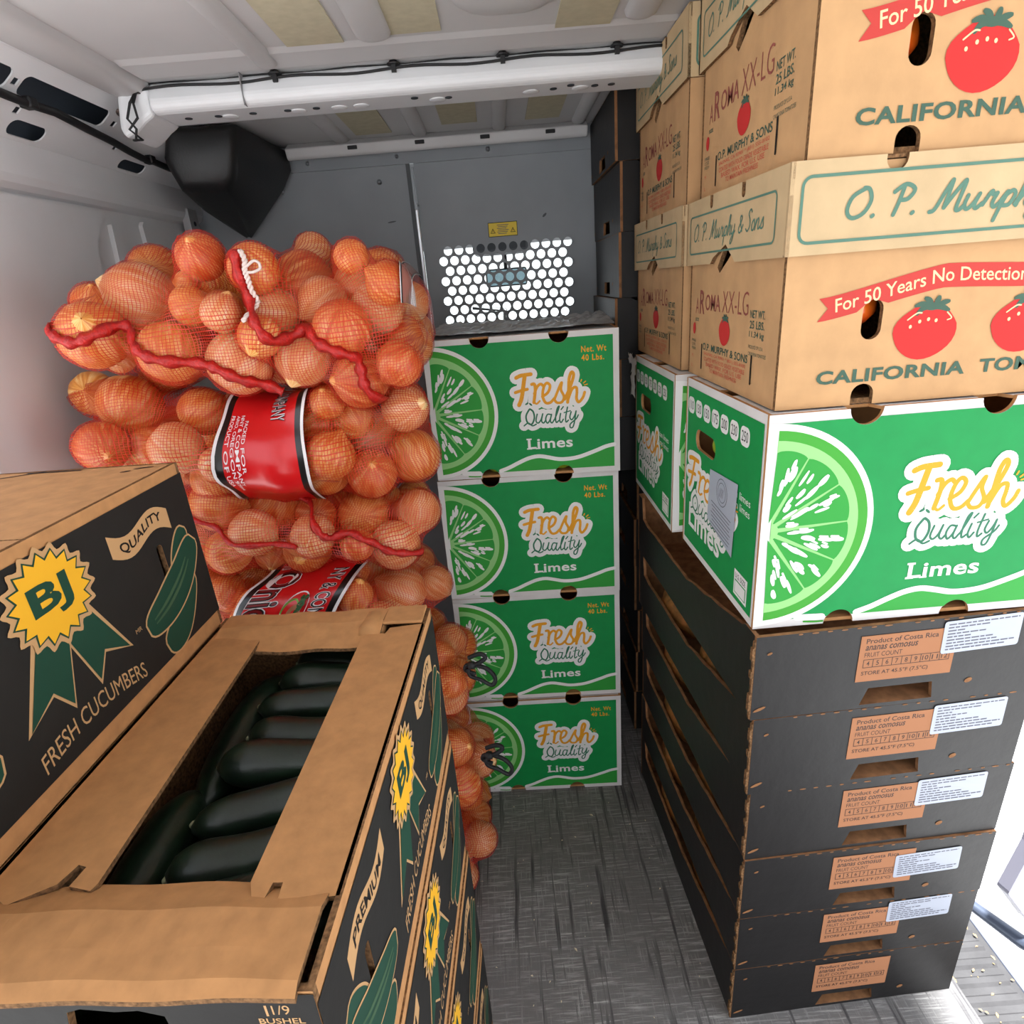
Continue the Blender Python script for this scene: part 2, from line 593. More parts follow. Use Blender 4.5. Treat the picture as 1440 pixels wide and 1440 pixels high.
# step in the roof sheet just behind the bow
mb = MB(); mb.prism_x([(1.135, CZ), (1.15, CZ - 0.004), (1.215, CZ - 0.004), (1.23, CZ)], -0.57, 0.32)
mb.build('roof_joggle', VANC, ceiling)

# roof bow across the van
HOLES = []
prof = [(1.250, CZ), (1.238, 1.660), (1.230, 1.640), (1.229, 1.631), (1.234, 1.6225), (1.244, 1.619), (1.318, 1.618), (1.328, 1.622), (1.332, 1.634), (1.345, CZ)]
mb = MB(); mb.prism_x(prof, -0.575, 0.88)
bow = struct(mb.build('trim_1', VANW))
bevel(bow, 0.004, 2, 20)
mb = MB()
# flared end joining the side rail
prs = [(-0.632, 1.650), (-0.612, CZ), (-0.575, CZ), (-0.575, 1.619), (-0.594, 1.609), (-0.614, 1.594), (-0.634, 1.586), (-0.641, 1.602)]
mb.prism_y(prs, 1.236, 1.335)
bevel(mb.build('bow_end_bracket', VANW, bow, fix=True), 0.008, 3, 20)
for x in (-0.532, -0.478, -0.415, -0.352, -0.30, -0.12, -0.06, 0.13, 0.16, 0.205, 0.235):
    mb = MB(); mb.lathe([(0.0065, 0), (0.0065, 0.0012)], 14, (x, 1.275 if x not in (-0.12, 0.16) else 1.262, 1.6172))
    mb.build('punched_hole', DARKV, bow)
for x in (-0.46, -0.335, -0.26, -0.22, -0.08, 0.09, 0.18):
    mb = MB(); mb.lathe([(0.016, 0.0015), (0.013, 0.0), (0.006, -0.0012), (0.004, -0.0012)], 18, (x, 1.285, 1.6172))
    mb.build('dimple', VANW, bow, smooth=True)
mb = MB(); mb.box((-0.412, 1.2275, 1.620), (-0.4105, 1.25, CZ))
mb.build('weld_seam', mat('seam_grey', (140, 138, 140), 0.6), bow)

# header rail above the bulkhead
mb = MB(); mb.prism_x([(1.735, 1.652), (1.742, 1.632), (1.748, 1.628), (1.790, 1.640), (1.790, CZ), (1.765, CZ)], -0.505, 0.26)
header = struct(mb.build('trim_2', VANC))
bevel(header, 0.003, 2, 20)
for x in (-0.335, -0.165, 0.0, 0.165):
    mb = MB(); mb.box((x - 0.012, 1.733, 1.640), (x + 0.012, 1.7385, 1.6485))
    bevel(mb.build('header_clip', RUBBER, header), 0.0015)

# bulkhead (wall towards the cab) with the perforated screen
BY = 1.80
fr = Frame((0, BY, 0), (1, 0, 0), (0, 0, 1))
WX0, WX1, WZ0, WZ1 = -0.157, 0.219, 1.144, 1.405
left_out = [(-0.80, 0.0), (-0.212, 0.0), (-0.212, 1.612), (-0.66, 1.612), (-0.80, 1.50)]
mb = MB()
plate_mb(fr, [(-0.80, 0), (-0.214, 0), (-0.214, 1.612), (-0.80, 1.612)], 0.003, mb=mb)
plate_mb(fr, [(-0.194, 0), (0.90, 0), (0.90, 1.612), (-0.194, 1.612)], 0.003, holes=[rect(WX0, WZ0, WX1, WZ1)], mb=mb)
wall_front = struct(mb.build('wall_front', [VANG, VANG]))
mb = MB(); mb.box((-0.80, BY - 0.001, 1.612), (0.90, BY + 0.02, CZ)); mb.box((-0.80, BY - 0.006, 1.609), (0.90, BY + 0.002, 1.6135))
mb.build('bulkhead_header_strip', VANG, wall_front)
# perforated screen
mb = MB()
PX, PZ, HR, NS = 0.03021, 0.0261, 0.0118, 16
nrow = 10
ztop = 1.405
def pcell(cx, cz, hx, hz):
    ring, out_ = [], []
    for k in range(NS):
        a = 2 * math.pi * (k + 0.5) / NS
        c, s_ = math.cos(a), math.sin(a)
        ring.append((c * HR, s_ * HR))
        q = min(hx / max(1e-9, abs(c)), hz / max(1e-9, abs(s_)))
        p = [c * q, s_ * q]
        out_.append(p)
    for sx in (-1, 1):
        for sz in (-1, 1):
            j = min(range(NS), key=lambda i: (out_[i][0] - sx * hx) ** 2 + (out_[i][1] - sz * hz) ** 2)
            out_[j] = [sx * hx, sz * hz]
    vs = [(cx + x, BY, cz + z) for x, z in ring] + [(cx + x, BY, cz + z) for x, z in out_] + [(cx + x, BY + 0.002, cz + z) for x, z in ring]
    fs = [(k, NS + k, NS + (k + 1) % NS, (k + 1) % NS) for k in range(NS)] + [(k, (k + 1) % NS, 2 * NS + (k + 1) % NS, 2 * NS + k) for k in range(NS)]
    mb.add(vs, fs)
for r_ in range(nrow):
    cz = ztop - PZ * (r_ + 0.5)
    off = 0 if r_ % 2 == 1 else PX / 2
    x0 = WX0
    if off:
        mb.add([(x0, BY, cz - PZ / 2), (x0 + off, BY, cz - PZ / 2), (x0 + off, BY, cz + PZ / 2), (x0, BY, cz + PZ / 2)], [(0, 1, 2, 3)])
    n_ = 12
    for c_ in range(n_):
        pcell(x0 + off + PX * (c_ + 0.5), cz, PX / 2, PZ / 2)
    xe = x0 + off + PX * n_
    if xe < WX1:
        mb.add([(xe, BY, cz - PZ / 2), (WX1, BY, cz - PZ / 2), (WX1, BY, cz + PZ / 2), (xe, BY, cz + PZ / 2)], [(0, 1, 2, 3)])
mb.build('perforated_screen', VANG, wall_front)
# seam strip between the two sheets, bright on its edge
mb = MB(); mb.box((-0.2145, BY - 0.004, 0), (-0.204, BY + 0.003, 1.609))
mb.build('seam_strip', mat('seam_dark', (70, 73, 76), 0.5), wall_front)
mb = MB(); mb.box((-0.2035, BY - 0.010, 0.9), (-0.1945, BY + 0.001, 1.50))
bevel(mb.build('seam_edge_trim', STEEL, wall_front), 0.002, 2)
mb = MB(); mb.box((-0.201, BY - 0.007, 1.50), (-0.1955, BY + 0.001, 1.60))
mb.build('seam_upper_trim', mat('dull_steel', (130, 132, 136), 0.4, metal=0.6), wall_front)
for x, z, r_ in ((-0.289, 1.572, 0.0065), (-0.546, 1.577, 0.006), (-0.548, 1.566, 0.004), (-0.47, 1.628, 0.005), (-0.235, 1.628, 0.005), (0.005, 1.628, 0.006), (-0.196, 1.51, 0.0045), (0.251, 1.20, 0.006)):
    mb = MB(); mb.lathe([(r_, 0.0), (r_, 0.002), (r_ * 0.55, 0.004), (r_ * 0.3, 0.006), (0.001, 0.0065)], 12, (x, BY - 0.001, z), axis='y')
    mb.build('bolt', STEEL, wall_front, smooth=True)
a = Art()
P_WARN = mat('warning_yellow', (232, 200, 52), 0.5)
a.poly(rect(-0.011, 1.4055 + 0.012, 0.069, 1.4535), P_BLK, 0)
a.poly(rect(-0.0095, 1.419, 0.0675, 1.452), P_WARN, 1)
for cx in (0.0015, 0.0565):
    a.poly([(cx - 0.007, 1.4265), (cx + 0.007, 1.4265), (cx, 1.439)], P_BLK, 2)
    a.poly([(cx - 0.0048, 1.4278), (cx + 0.0048, 1.4278), (cx, 1.4362)], P_WARN, 3)
    a.ribbon([(cx, 1.4335), (cx, 1.4305)], 0.0013, P_BLK, 4)
for k in range(6):
    z = 1.4465 - k * 0.0043
    a.ribbon([(0.014 + 0.002 * (k % 2), z), (0.0445 - 0.003 * (k % 3), z)], 0.0016, P_INK, 2)
a.build('warning_sticker', fr, wall_front)
a = Art(); a.poly(ell(0.145, 1.462, 0.007, 0.003, 12, 0.7), mat('scuff', (74, 78, 82), 0.6), 0)
a.poly(ell(-0.27, 1.475, 0.012, 0.002, 10, 0.1), MATS['scuff'], 0)
a.build('scuff_mark', fr, wall_front)

# left wall: lower sheet with raised pressing, rolled ledge, slotted side rail
mb = MB(); plate_mb(Frame((-0.80, 0.88, 0), (0, 1, 0), (0, 0, 1)), rect(0, 0, 0.92, 1.512), 0.004, mb=mb)
wall_left = struct(mb.build('wall_left', [VANW, VANW], fix=True))
pf = Frame((-0.788, 0, 0), (0, 1, 0), (0, 0, 1))
p_out = [(0.90, 0.05), (1.295, 0.05), (1.30, 1.28), (1.315, 1.42), (1.338, 1.455), (1.36, 1.478)] + arc(1.352, 1.486, 0.012, 0.010, -30, 90, 5) + [(0.90, 1.496)]
bevel(plate('pressed_panel', pf, p_out, 0.012, VANW, wall_left), 0.008, 3, 30)
bevel(plate('pressed_rib', Frame((-0.790, 0, 0), (0, 1, 0), (0, 0, 1)), [(1.385, 0.2), (1.425, 0.2), (1.422, 1.40), (1.412, 1.468), (1.392, 1.476), (1.383, 1.40)], 0.010, VANW, wall_left), 0.006, 3, 30)
bevel(plate('rear_cover_plate', Frame((-0.789, 0, 0), (0, 1, 0), (0, 0, 1)), [(1.51, 1.30), (1.785, 1.30), (1.785, 1.40), (1.76, 1.465), (1.735, 1.48), (1.52, 1.49), (1.51, 1.48)], 0.010, VANW, wall_left), 0.004, 2, 30)
mb = MB()
lp = [(-0.80, 1.502), (-0.789, 1.505), (-0.778, 1.513), (-0.7715, 1.525), (-0.7695, 1.540), (-0.768, 1.556), (-0.7655, 1.574), (-0.7672, 1.577), (-0.80, 1.577)]
mb.prism_y(lp, 0.88, 1.795)
mb.build('rolled_ledge', VANW, wall_left, smooth=False, fix=True)
RA, RB = Vector((-0.640, 0, 1.6685)), Vector((-0.7655, 0, 1.5745))
rf = Frame(RB, (0, 1, 0), (RA - RB))
rl = (RA - RB).length
slots = [rrect(1.112, 0.0075, 1.192, 0.038, 0.014), rrect(1.412, 0.0065, 1.502, 0.031, 0.011), rrect(1.083, 0.076, 1.292, 0.113, 0.012), rrect(0.80, 0.076, 1.060, 0.113, 0.012),
         rrect(0.79, 0.0075, 0.87, 0.038, 0.014)]
for y, s_ in ((1.072, 0.095), (1.108, 0.052), (1.318, 0.092), (1.368, 0.048), (1.470, 0.044)):
    slots.append(rect(y - 0.006, s_ - 0.006, y + 0.006, s_ + 0.006))
plate('side_rail', rf, rect(0.76, 0, 1.79, rl), 0.0025, VANW, wall_left, holes=slots)
mb = MB(); mb.prism_y([(-0.850, 1.50), (-0.842, 1.50), (-0.742, 1.681), (-0.60, 1.676), (-0.60, 1.686), (-0.747, 1.691)], 0.76, 1.79)
mb.build('outer_skin', mat('skin_blue_grey', (84, 92, 102), 0.5), wall_left)
mb = MB(); mb.prism_y([(-0.66, CZ - 0.012), (-0.632, CZ - 0.003), (-0.60, CZ - 0.001), (-0.60, CZ + 0.004), (-0.67, CZ + 0.004)], -1.75, 1.79)
mb.build('roof_flange', VANW, wall_left, fix=True)
# bracket tab near the corner
mb = MB(); mb.box((-0.785, 1.700, 1.475), (-0.766, 1.748, 1.535)); mb.lathe([(0.006, -0.0185), (0.006, -0.0165)], 10, (-0.747, 1.722, 1.50), axis='x', mi=1)
bevel(mb.build('bracket_tab', [mat('zinc', (186, 186, 188), 0.4, metal=0.3), DARKV], wall_left), 0.002)
# tie-down hook in the cove
mb = MB()
hc = rf.at(1.318, 0.122, 0.0)
hN = rf.N
mb.lathe([(0.020, 0.0), (0.019, -0.003), (0.012, -0.006), (0.005, -0.0075)], 16, tuple(hc))
mb.tube([hc + hN * 0.002, hc + hN * 0.014 + Vector((0.002, 0, -0.004)), hc + hN * 0.018 + Vector((0.004, 0, -0.016)), hc + hN * 0.018 + Vector((0.004, 0, -0.026))], 0.003, 8)
mb.build('anchor_bolt', mat('brown_steel', (120, 104, 98), 0.35, metal=0.8), wall_left, smooth=True)

# right wall (behind the cargo) with the side door opening in front of it
mb = MB(); mb.box((0.90, 1.16, 0), (0.915, 1.80, CZ)); mb.box((0.90, -1.75, 0), (0.915, -0.28, CZ))
struct(mb.build('wall_right', VANW))

# black plastic cover in the top corner
mb = MB()
pts = [(-0.665, 1.46, 1.655), (-0.535, 1.50, 1.662), (-0.555, 1.50, 1.560), (-0.580, 1.505, 1.536), (-0.672, 1.48, 1.542), (-0.69, 1.47, 1.60),
       (-0.700, 1.79, 1.655), (-0.508, 1.79, 1.655), (-0.508, 1.79, 1.612), (-0.535, 1.79, 1.572), (-0.655, 1.79, 1.455), (-0.735, 1.79, 1.52),
       (-0.530, 1.62, 1.655), (-0.545, 1.62, 1.568), (-0.60, 1.66, 1.505), (-0.69, 1.62, 1.515)]
bm = bmesh.new()
for p in pts:
    bm.verts.new(p)
bmesh.ops.convex_hull(bm, input=bm.verts[:])
me = bpy.data.meshes.new('corner_duct_cover')
bm.to_mesh(me); bm.free()
me.materials.append(BLACKP)
duct = link('corner_duct_cover', me)
bevel(duct, 0.016, 4, 25)
for p in me.polygons:
    p.use_smooth = True
tag(duct, 'black moulded plastic cover in the top left corner by the grey bulkhead', 'cover')

# cables
cable = thing('roof_cable', 'thin black cable clipped along the front edge of the white roof bow', 'cable', (0, 1.24, 1.66))
def loc(o, pts):
    return [Vector(p) - o.location for p in pts]
xs = np.linspace(-0.585, 0.33, 40)
mb = MB(); mb.tube(loc(cable, [(x, 1.2335 - 0.002 * abs(math.sin(i * 0.4)), 1.6555 + 0.002 * math.sin(i * 0.7)) for i, x in enumerate(xs)]), 0.0022, 6)
mb.build('wire', RUBBER, cable, smooth=True)
mb = MB(); mb.tube(loc(cable, [(x, 1.2455, 1.6655 + 0.0012 * math.sin(i * 0.9)) for i, x in enumerate(xs)]), 0.0012, 5)
mb.build('upper_wire', RUBBER, cable, smooth=True)
for x in (-0.592, -0.352, -0.147, 0.041, 0.238):
    mb = MB()
    mb.lathe([(0.002, 0.0), (0.011, 0.001), (0.012, 0.003), (0.007, 0.006), (0.0055, 0.012)], 12, (x, 1.236 - 1.24, 1.6665 - 1.66 - 0.006 + 0.0))
    mb.box((x - 0.004, -0.011, -0.010), (x + 0.004, -0.003, 0.004))
    mb.build('cable_clip', RUBBER, cable, smooth=False)
mb = MB()
for off in (0, 0.006):
    mb.tube(loc(cable, [(-0.592, 1.232, 1.655), (-0.606 + off, 1.226, 1.635), (-0.615 + off * 3, 1.222, 1.612), (-0.604 - off * 2, 1.222, 1.596), (-0.612 + off * 2, 1.226, 1.580), (-0.625, 1.245, 1.585)]), 0.0022, 6)
mb.build('wire_drop', RUBBER, cable, smooth=True)
hb = thing('side_cable', 'thick black cable loom running along the slotted left side rail', 'cable', tuple(rf.at(1.1, 0.075, 0.012)))
pts = [rf.at(y, s_, 0.010) for y, s_ in ((0.77, 0.085), (0.8, 0.082), (1.03, 0.076), (1.10, 0.075), (1.16, 0.078), (1.25, 0.070), (1.33, 0.064), (1.40, 0.056), (1.45, 0.052), (1.49, 0.053), (1.56, 0.050), (1.63, 0.060), (1.66, 0.06))]
mb = MB(); mb.tube(loc(hb, pts), 0.0068, 8)
mb.build('loom', RUBBER, hb, smooth=True)
for y, s_ in ((1.105, 0.075), (1.475, 0.053)):
    p = rf.at(y, s_, 0.008) - hb.location
    mb = MB(); mb.box(p - Vector((0.010, 0.010, 0.008)), p + Vector((0.010, 0.010, 0.008)))
    bevel(mb.build('loom_clip', RUBBER, hb), 0.003)

# cab beyond the screen: header, mirror, dashboard, windscreen
mb = MB(); mb.prism_x([(1.83, 1.68), (1.83, 1.66), (2.55, 1.475), (2.72, 1.445), (2.74, 1.46), (2.4, 1.66)], -0.8, 0.9)
struct(mb.build('trim_3', mat('headliner_grey', (96, 98, 100), 0.9)))
mb = MB(); mb.prism_x([(2.35, 0.0), (2.35, 0.92), (2.45, 0.98), (3.0, 0.95), (3.0, 0.0)], -0.8, 0.9)
tag(bevel(mb.build('dashboard', BLACKP), 0.03, 3), 'dark dashboard beyond the perforated screen', 'dashboard')
mir = thing('rear_view_mirror', 'rear view mirror seen through the holes of the bulkhead screen', 'mirror', (0.042, 2.56, 1.318))
mb = MB(); mb.box((-0.083, -0.012, -0.034), (0.083, 0.012, 0.034)); bevel(mb.build('mirror_housing', BLACKP, mir), 0.010, 3)
mb = MB(); mb.box((-0.076, -0.0135, -0.028), (0.076, -0.0125, 0.028)); mb.build('mirror_glass', mat('mirror_glass_blue', (120, 146, 152), 0.1, metal=0.9), mir)
mb = MB(); mb.tube([(0, 0.008, 0.02), (0, 0.03, 0.06), (0, 0.06, 0.125)], 0.008, 8); mb.build('mirror_stalk', BLACKP, mir, smooth=True)
mb = MB(); mb.box((-0.075, 2.30, 1.398), (0.125, 2.50, 1.53))
tag(bevel(mb.build('overhead_console', mat('console_dark', (50, 52, 55), 0.7)), 0.012, 2), 'dark overhead console above the mirror beyond the screen', 'console')
gm = bpy.data.materials.new('windscreen_glass'); gm.use_nodes = True
gn, gl = gm.node_tree.nodes, gm.node_tree.links
gt = gn.new('ShaderNodeBsdfTransparent'); gt.inputs[0].default_value = (0.92, 0.96, 0.95, 1)
gg = gn.new('ShaderNodeBsdfGlossy'); gg.inputs['Roughness'].default_value = 0.02
gx = gn.new('ShaderNodeMixShader'); gx.inputs[0].default_value = 0.06
gl.new(gt.outputs[0], gx.inputs[1]); gl.new(gg.outputs[0], gx.inputs[2]); gl.new(gx.outputs[0], gn['Material Output'].inputs[0])
mb = MB(); mb.add([(-0.78, 3.2, 0.95), (0.88, 3.2, 0.95), (0.88, 2.74, 1.46), (-0.78, 2.74, 1.46)], [(0, 1, 2, 3)])
ws = struct(mb.build('window_1', gm))
mb = MB(); mb.tube([(0.02, 3.1, 0.99), (0.03, 2.95, 1.18), (-0.12, 2.98, 1.2)], 0.012, 6)
mb.build('wiper', BLACKP, ws)

# doorway step at the right and what lies outside
STEP = mat('step_rubber', (72, 70, 70), 0.7, noise=0.35, nscale=14, rgb2=(48, 46, 46), bump=0.3, bscale=60)
sill = thing('door_step', 'grey ribbed rubber door step with crumbs beside the black boxes', 'step', (0.83, 0.6, -0.03))
mb = MB(); mb.box((-0.065, -1.15, -0.05), (0.062, 0.58, 0.0)); mb.build('step_mat', STEP, sill)
mb = MB(); mb.box((0.062, -1.15, -0.06), (0.078, 0.58, 0.004)); bevel(mb.build('step_edge', mat('step_edge_grey', (100, 104, 116), 0.5), sill), 0.004)
GROOVE = mat('groove_dark', (70, 68, 68), 0.8)
for k in range(26):
    y = -0.30 + k * 0.032
    mb = MB(); mb.prism_x([(y, 0.0), (y + 0.006, 0.004), (y + 0.016, 0.004), (y + 0.020, 0.0)], -0.055, 0.050)
    mb.build('tread', STEP, sill)
mb = MB()
for k in range(150):
    x, y = rnd.uniform(-0.06, 0.06), rnd.uniform(-0.3, 0.35)
    s_ = rnd.uniform(0.0015, 0.0055); a_ = rnd.uniform(0, 6.28)
    c_, d_ = math.cos(a_) * s_, math.sin(a_) * s_
    mb.add([(x + c_, y + d_, 0.0045), (x - d_ * .5, y + c_ * .5, 0.006), (x - c_, y - d_, 0.0045), (x + d_ * .5, y - c_ * .5, 0.0055)], [(0, 1, 2, 3)])
cr = mb.build('crumbs', mat('crumb_tan', (170, 140, 96), 0.8), sill); cr['kind'] = 'stuff'
arm = thing('hinge_bar', 'grey sliding door arm above the bright ground outside', 'bar', (1.0, 0.9, -0.13))
mb = MB(); mb.tube([(-0.09, 0.12, -0.005), (0.0, 0.045, -0.015), (0.02, -0.06, 0.02), (0.06, -0.12, 0.035)], [0.013, 0.013, 0.015, 0.018], 10); mb.build('arm_tube', mat('arm_slate', (84, 92, 108), 0.4, metal=0.3), arm, smooth=True)
mb = MB(); mb.lathe([(0.020, -0.02), (0.024, -0.01), (0.024, 0.02), (0.016, 0.028)], 12, (0.035, -0.095, 0.03)); mb.build('arm_roller', BLACKP, arm, smooth=True)
trim = thing('door_edge', 'pale metal edge of the open side door at the right of the frame', 'door edge', (1.03, 0.85, 0.0))
bevel(plate('edge_panel', Frame((0, 0, 0), (1, 0.0, 0), (0, 0.3, 1)), [(-0.055, 0.02), (-0.01, -0.05), (0.1, -0.09), (0.3, -0.1), (0.3, 0.3), (0.06, 0.3), (0.0, 0.12)], 0.03, mat('door_mauve_paint', (140, 138, 150), 0.35, metal=0.3), trim), 0.006, 2)
def ground_material():
    m = mat('pale_concrete', (205, 203, 200), 0.9, noise=0.3, nscale=70, rgb2=(150, 148, 146), detail=8)
    return m
mb = MB(); mb.add([(-12, -12, -0.62), (12, -12, -0.62), (12, 12, -0.62), (-12, 12, -0.62)], [(0, 1, 2, 3)])
g = struct(mb.build('ground', ground_material()))

# specks on the floor
mb = MB()
for k in range(70):
    x, y = rnd.uniform(-0.16, 0.36), rnd.uniform(0.35, 1.25)
    s_ = rnd.uniform(0.0012, 0.0032) if k > 6 else rnd.uniform(0.004, 0.007); a_ = rnd.uniform(0, 6.28)
    c_, d_ = math.cos(a_) * s_, math.sin(a_) * s_
    mb.add([(x + c_, y + d_, 0.0012), (x - d_ * .6, y + c_ * .6, 0.003), (x - c_, y - d_, 0.0012), (x + d_ * .5, y - c_ * .5, 0.002)], [(0, 1, 2, 3)])
fl = mb.build('onion_skin_flakes', mat('flake_cream', (222, 208, 180), 0.8)); fl['kind'] = 'stuff'
tag(fl, 'pale flakes of onion skin scattered on the dark floor', 'debris')

# ------------------------------------------------------------------ lime boxes
LW, LD, LH, LT = 0.40, 0.3185, 0.2985, 0.005
def zuv(x, y):
    """design grid of the front artwork -> face coordinates"""
    u, v = 0.5, 0.5
    TL, TR, BR, BL = Vector((55, 180)), Vector((1325, 95)), Vector((1300, 1000)), Vector((170, 1050))
    p = Vector((x, y))
    for _ in range(8):
        q = (BL * (1 - u) + BR * u) * (1 - v) + (TL * (1 - u) + TR * u) * v
        du = (BR - BL) * (1 - v) + (TR - TL) * v
        dv = (TL * (1 - u) + TR * u) - (BL * (1 - u) + BR * u)
        e = p - q
        det = du.x * dv.y - du.y * dv.x
        u += (e.x * dv.y - e.y * dv.x) / det
        v += (du.x * e.y - du.y * e.x) / det
    return (u * LW, v * LH)
FRESH = [([(668, 392), (700, 378), (762, 370)], 24), ([(722, 385), (712, 450), (700, 520), (684, 560)], 26), ([(662, 482), (700, 470), (738, 462)], 20),
         ([(766, 432), (784, 432), (788, 470), (778, 545)], 20), ([(782, 490), (800, 448), (822, 430), (836, 440)], 18), ([(778, 540), (795, 553), (815, 535)], 12),
         ([(832, 508), (868, 482), (882, 442), (862, 424), (842, 450), (834, 505), (852, 546), (882, 545), (908, 518)], 18),
         ([(908, 525), (940, 450), (956, 422), (950, 466), (968, 508), (955, 542), (925, 547), (910, 532)], 17),
         ([(972, 525), (1008, 450), (1032, 378), (1020, 358), (1004, 395), (998, 470), (990, 545)], 20), ([(994, 525), (1020, 462), (1046, 452), (1050, 480), (1046, 522), (1060, 544), (1086, 515), (1098, 482)], 18),
         ([(1076, 416), (1081, 404)], 7), ([(1092, 426), (1106, 414)], 7), ([(1098, 438), (1116, 432)], 7)]
QUAL = [([(748, 588), (727, 628), (735, 670), (762, 682), (779, 642), (772, 602), (752, 585)], 11), ([(714, 692), (740, 674), (766, 692), (790, 682)], 9),
        ([(797, 618), (789, 660), (802, 675), (820, 655), (832, 616)], 9), ([(832, 616), (824, 660), (836, 675), (848, 660)], 9),
        ([(884, 622), (862, 620), (850, 650), (860, 676), (877, 655), (887, 620)], 9), ([(887, 620), (879, 660), (889, 675), (903, 655)], 9),
        ([(905, 655), (930, 592), (936, 568), (923, 585), (912, 640), (916, 672), (932, 660)], 9), ([(944, 615), (937, 655), (946, 673), (960, 652)], 9), ([(948, 590), (962, 572)], 8),
        ([(988, 575), (975, 640), (977, 670), (992, 658)], 9), ([(966, 610), (1006, 598)], 7), ([(1010, 605), (1001, 640), (1013, 656), (1031, 630), (1041, 600)], 9),
        ([(1041, 600), (1031, 660), (1019, 702), (1003, 706), (1004, 682), (1040, 650), (1054, 625)], 9)]
def logo(art, fn, sc, layer, my=None, outline=True):
    k = 0.40 / 1230 * sc
    if outline:
        for m, extra, l in ((P_WHITE, 58, layer),):
            for pts, w in FRESH[:10]:
                art.ribbon([fn(*zuv(*p)) for p in pts], (w + extra) * k, m, l, n=2, joint=14)
            for pts, w in QUAL:
                art.ribbon([fn(*zuv(*p)) for p in pts], (w + extra) * k, m, l, n=2, joint=14)
    for pts, w in FRESH:
        art.ribbon([fn(*zuv(*p)) for p in pts], w * k, P_YEL, layer + 1, n=4)
    for pts, w in QUAL:
        art.ribbon([fn(*zuv(*p)) for p in pts], w * k, P_DKG, layer + 1, n=4)
    for c in ((733, 552, 0.5), (757, 556, 2.4)):
        p = fn(*zuv(c[0], c[1]))
        art.poly(ell(p[0], p[1], 0.0042 * sc, 0.0018 * sc, 12, c[2]), P_DKG, layer + 1)

NT = (0.1185, 0.2795)
NR = 0.0205
def notched(u0, v0, u1, v1, H, tops=NT, bots=NT, r=NR):
    """rectangle with round bites where the half-round vents of the face cross it"""
    o = []
    o.append((u0, v0))
    for c in bots:
        if v0 < r:
            h = math.sqrt(r * r - v0 * v0)
            a0 = math.degrees(math.asin(v0 / r))
            o += arc(c, 0, r, r, 180 - a0, a0, 14)
    o += [(u1, v0), (u1, v1)]
    for c in reversed(tops):
        d = H - v1
        if d < r:
            a0 = math.degrees(math.asin(d / r))
            o += arc(c, H, r, r, -a0, -180 + a0, 14)
    o.append((u0, v1))
    return o

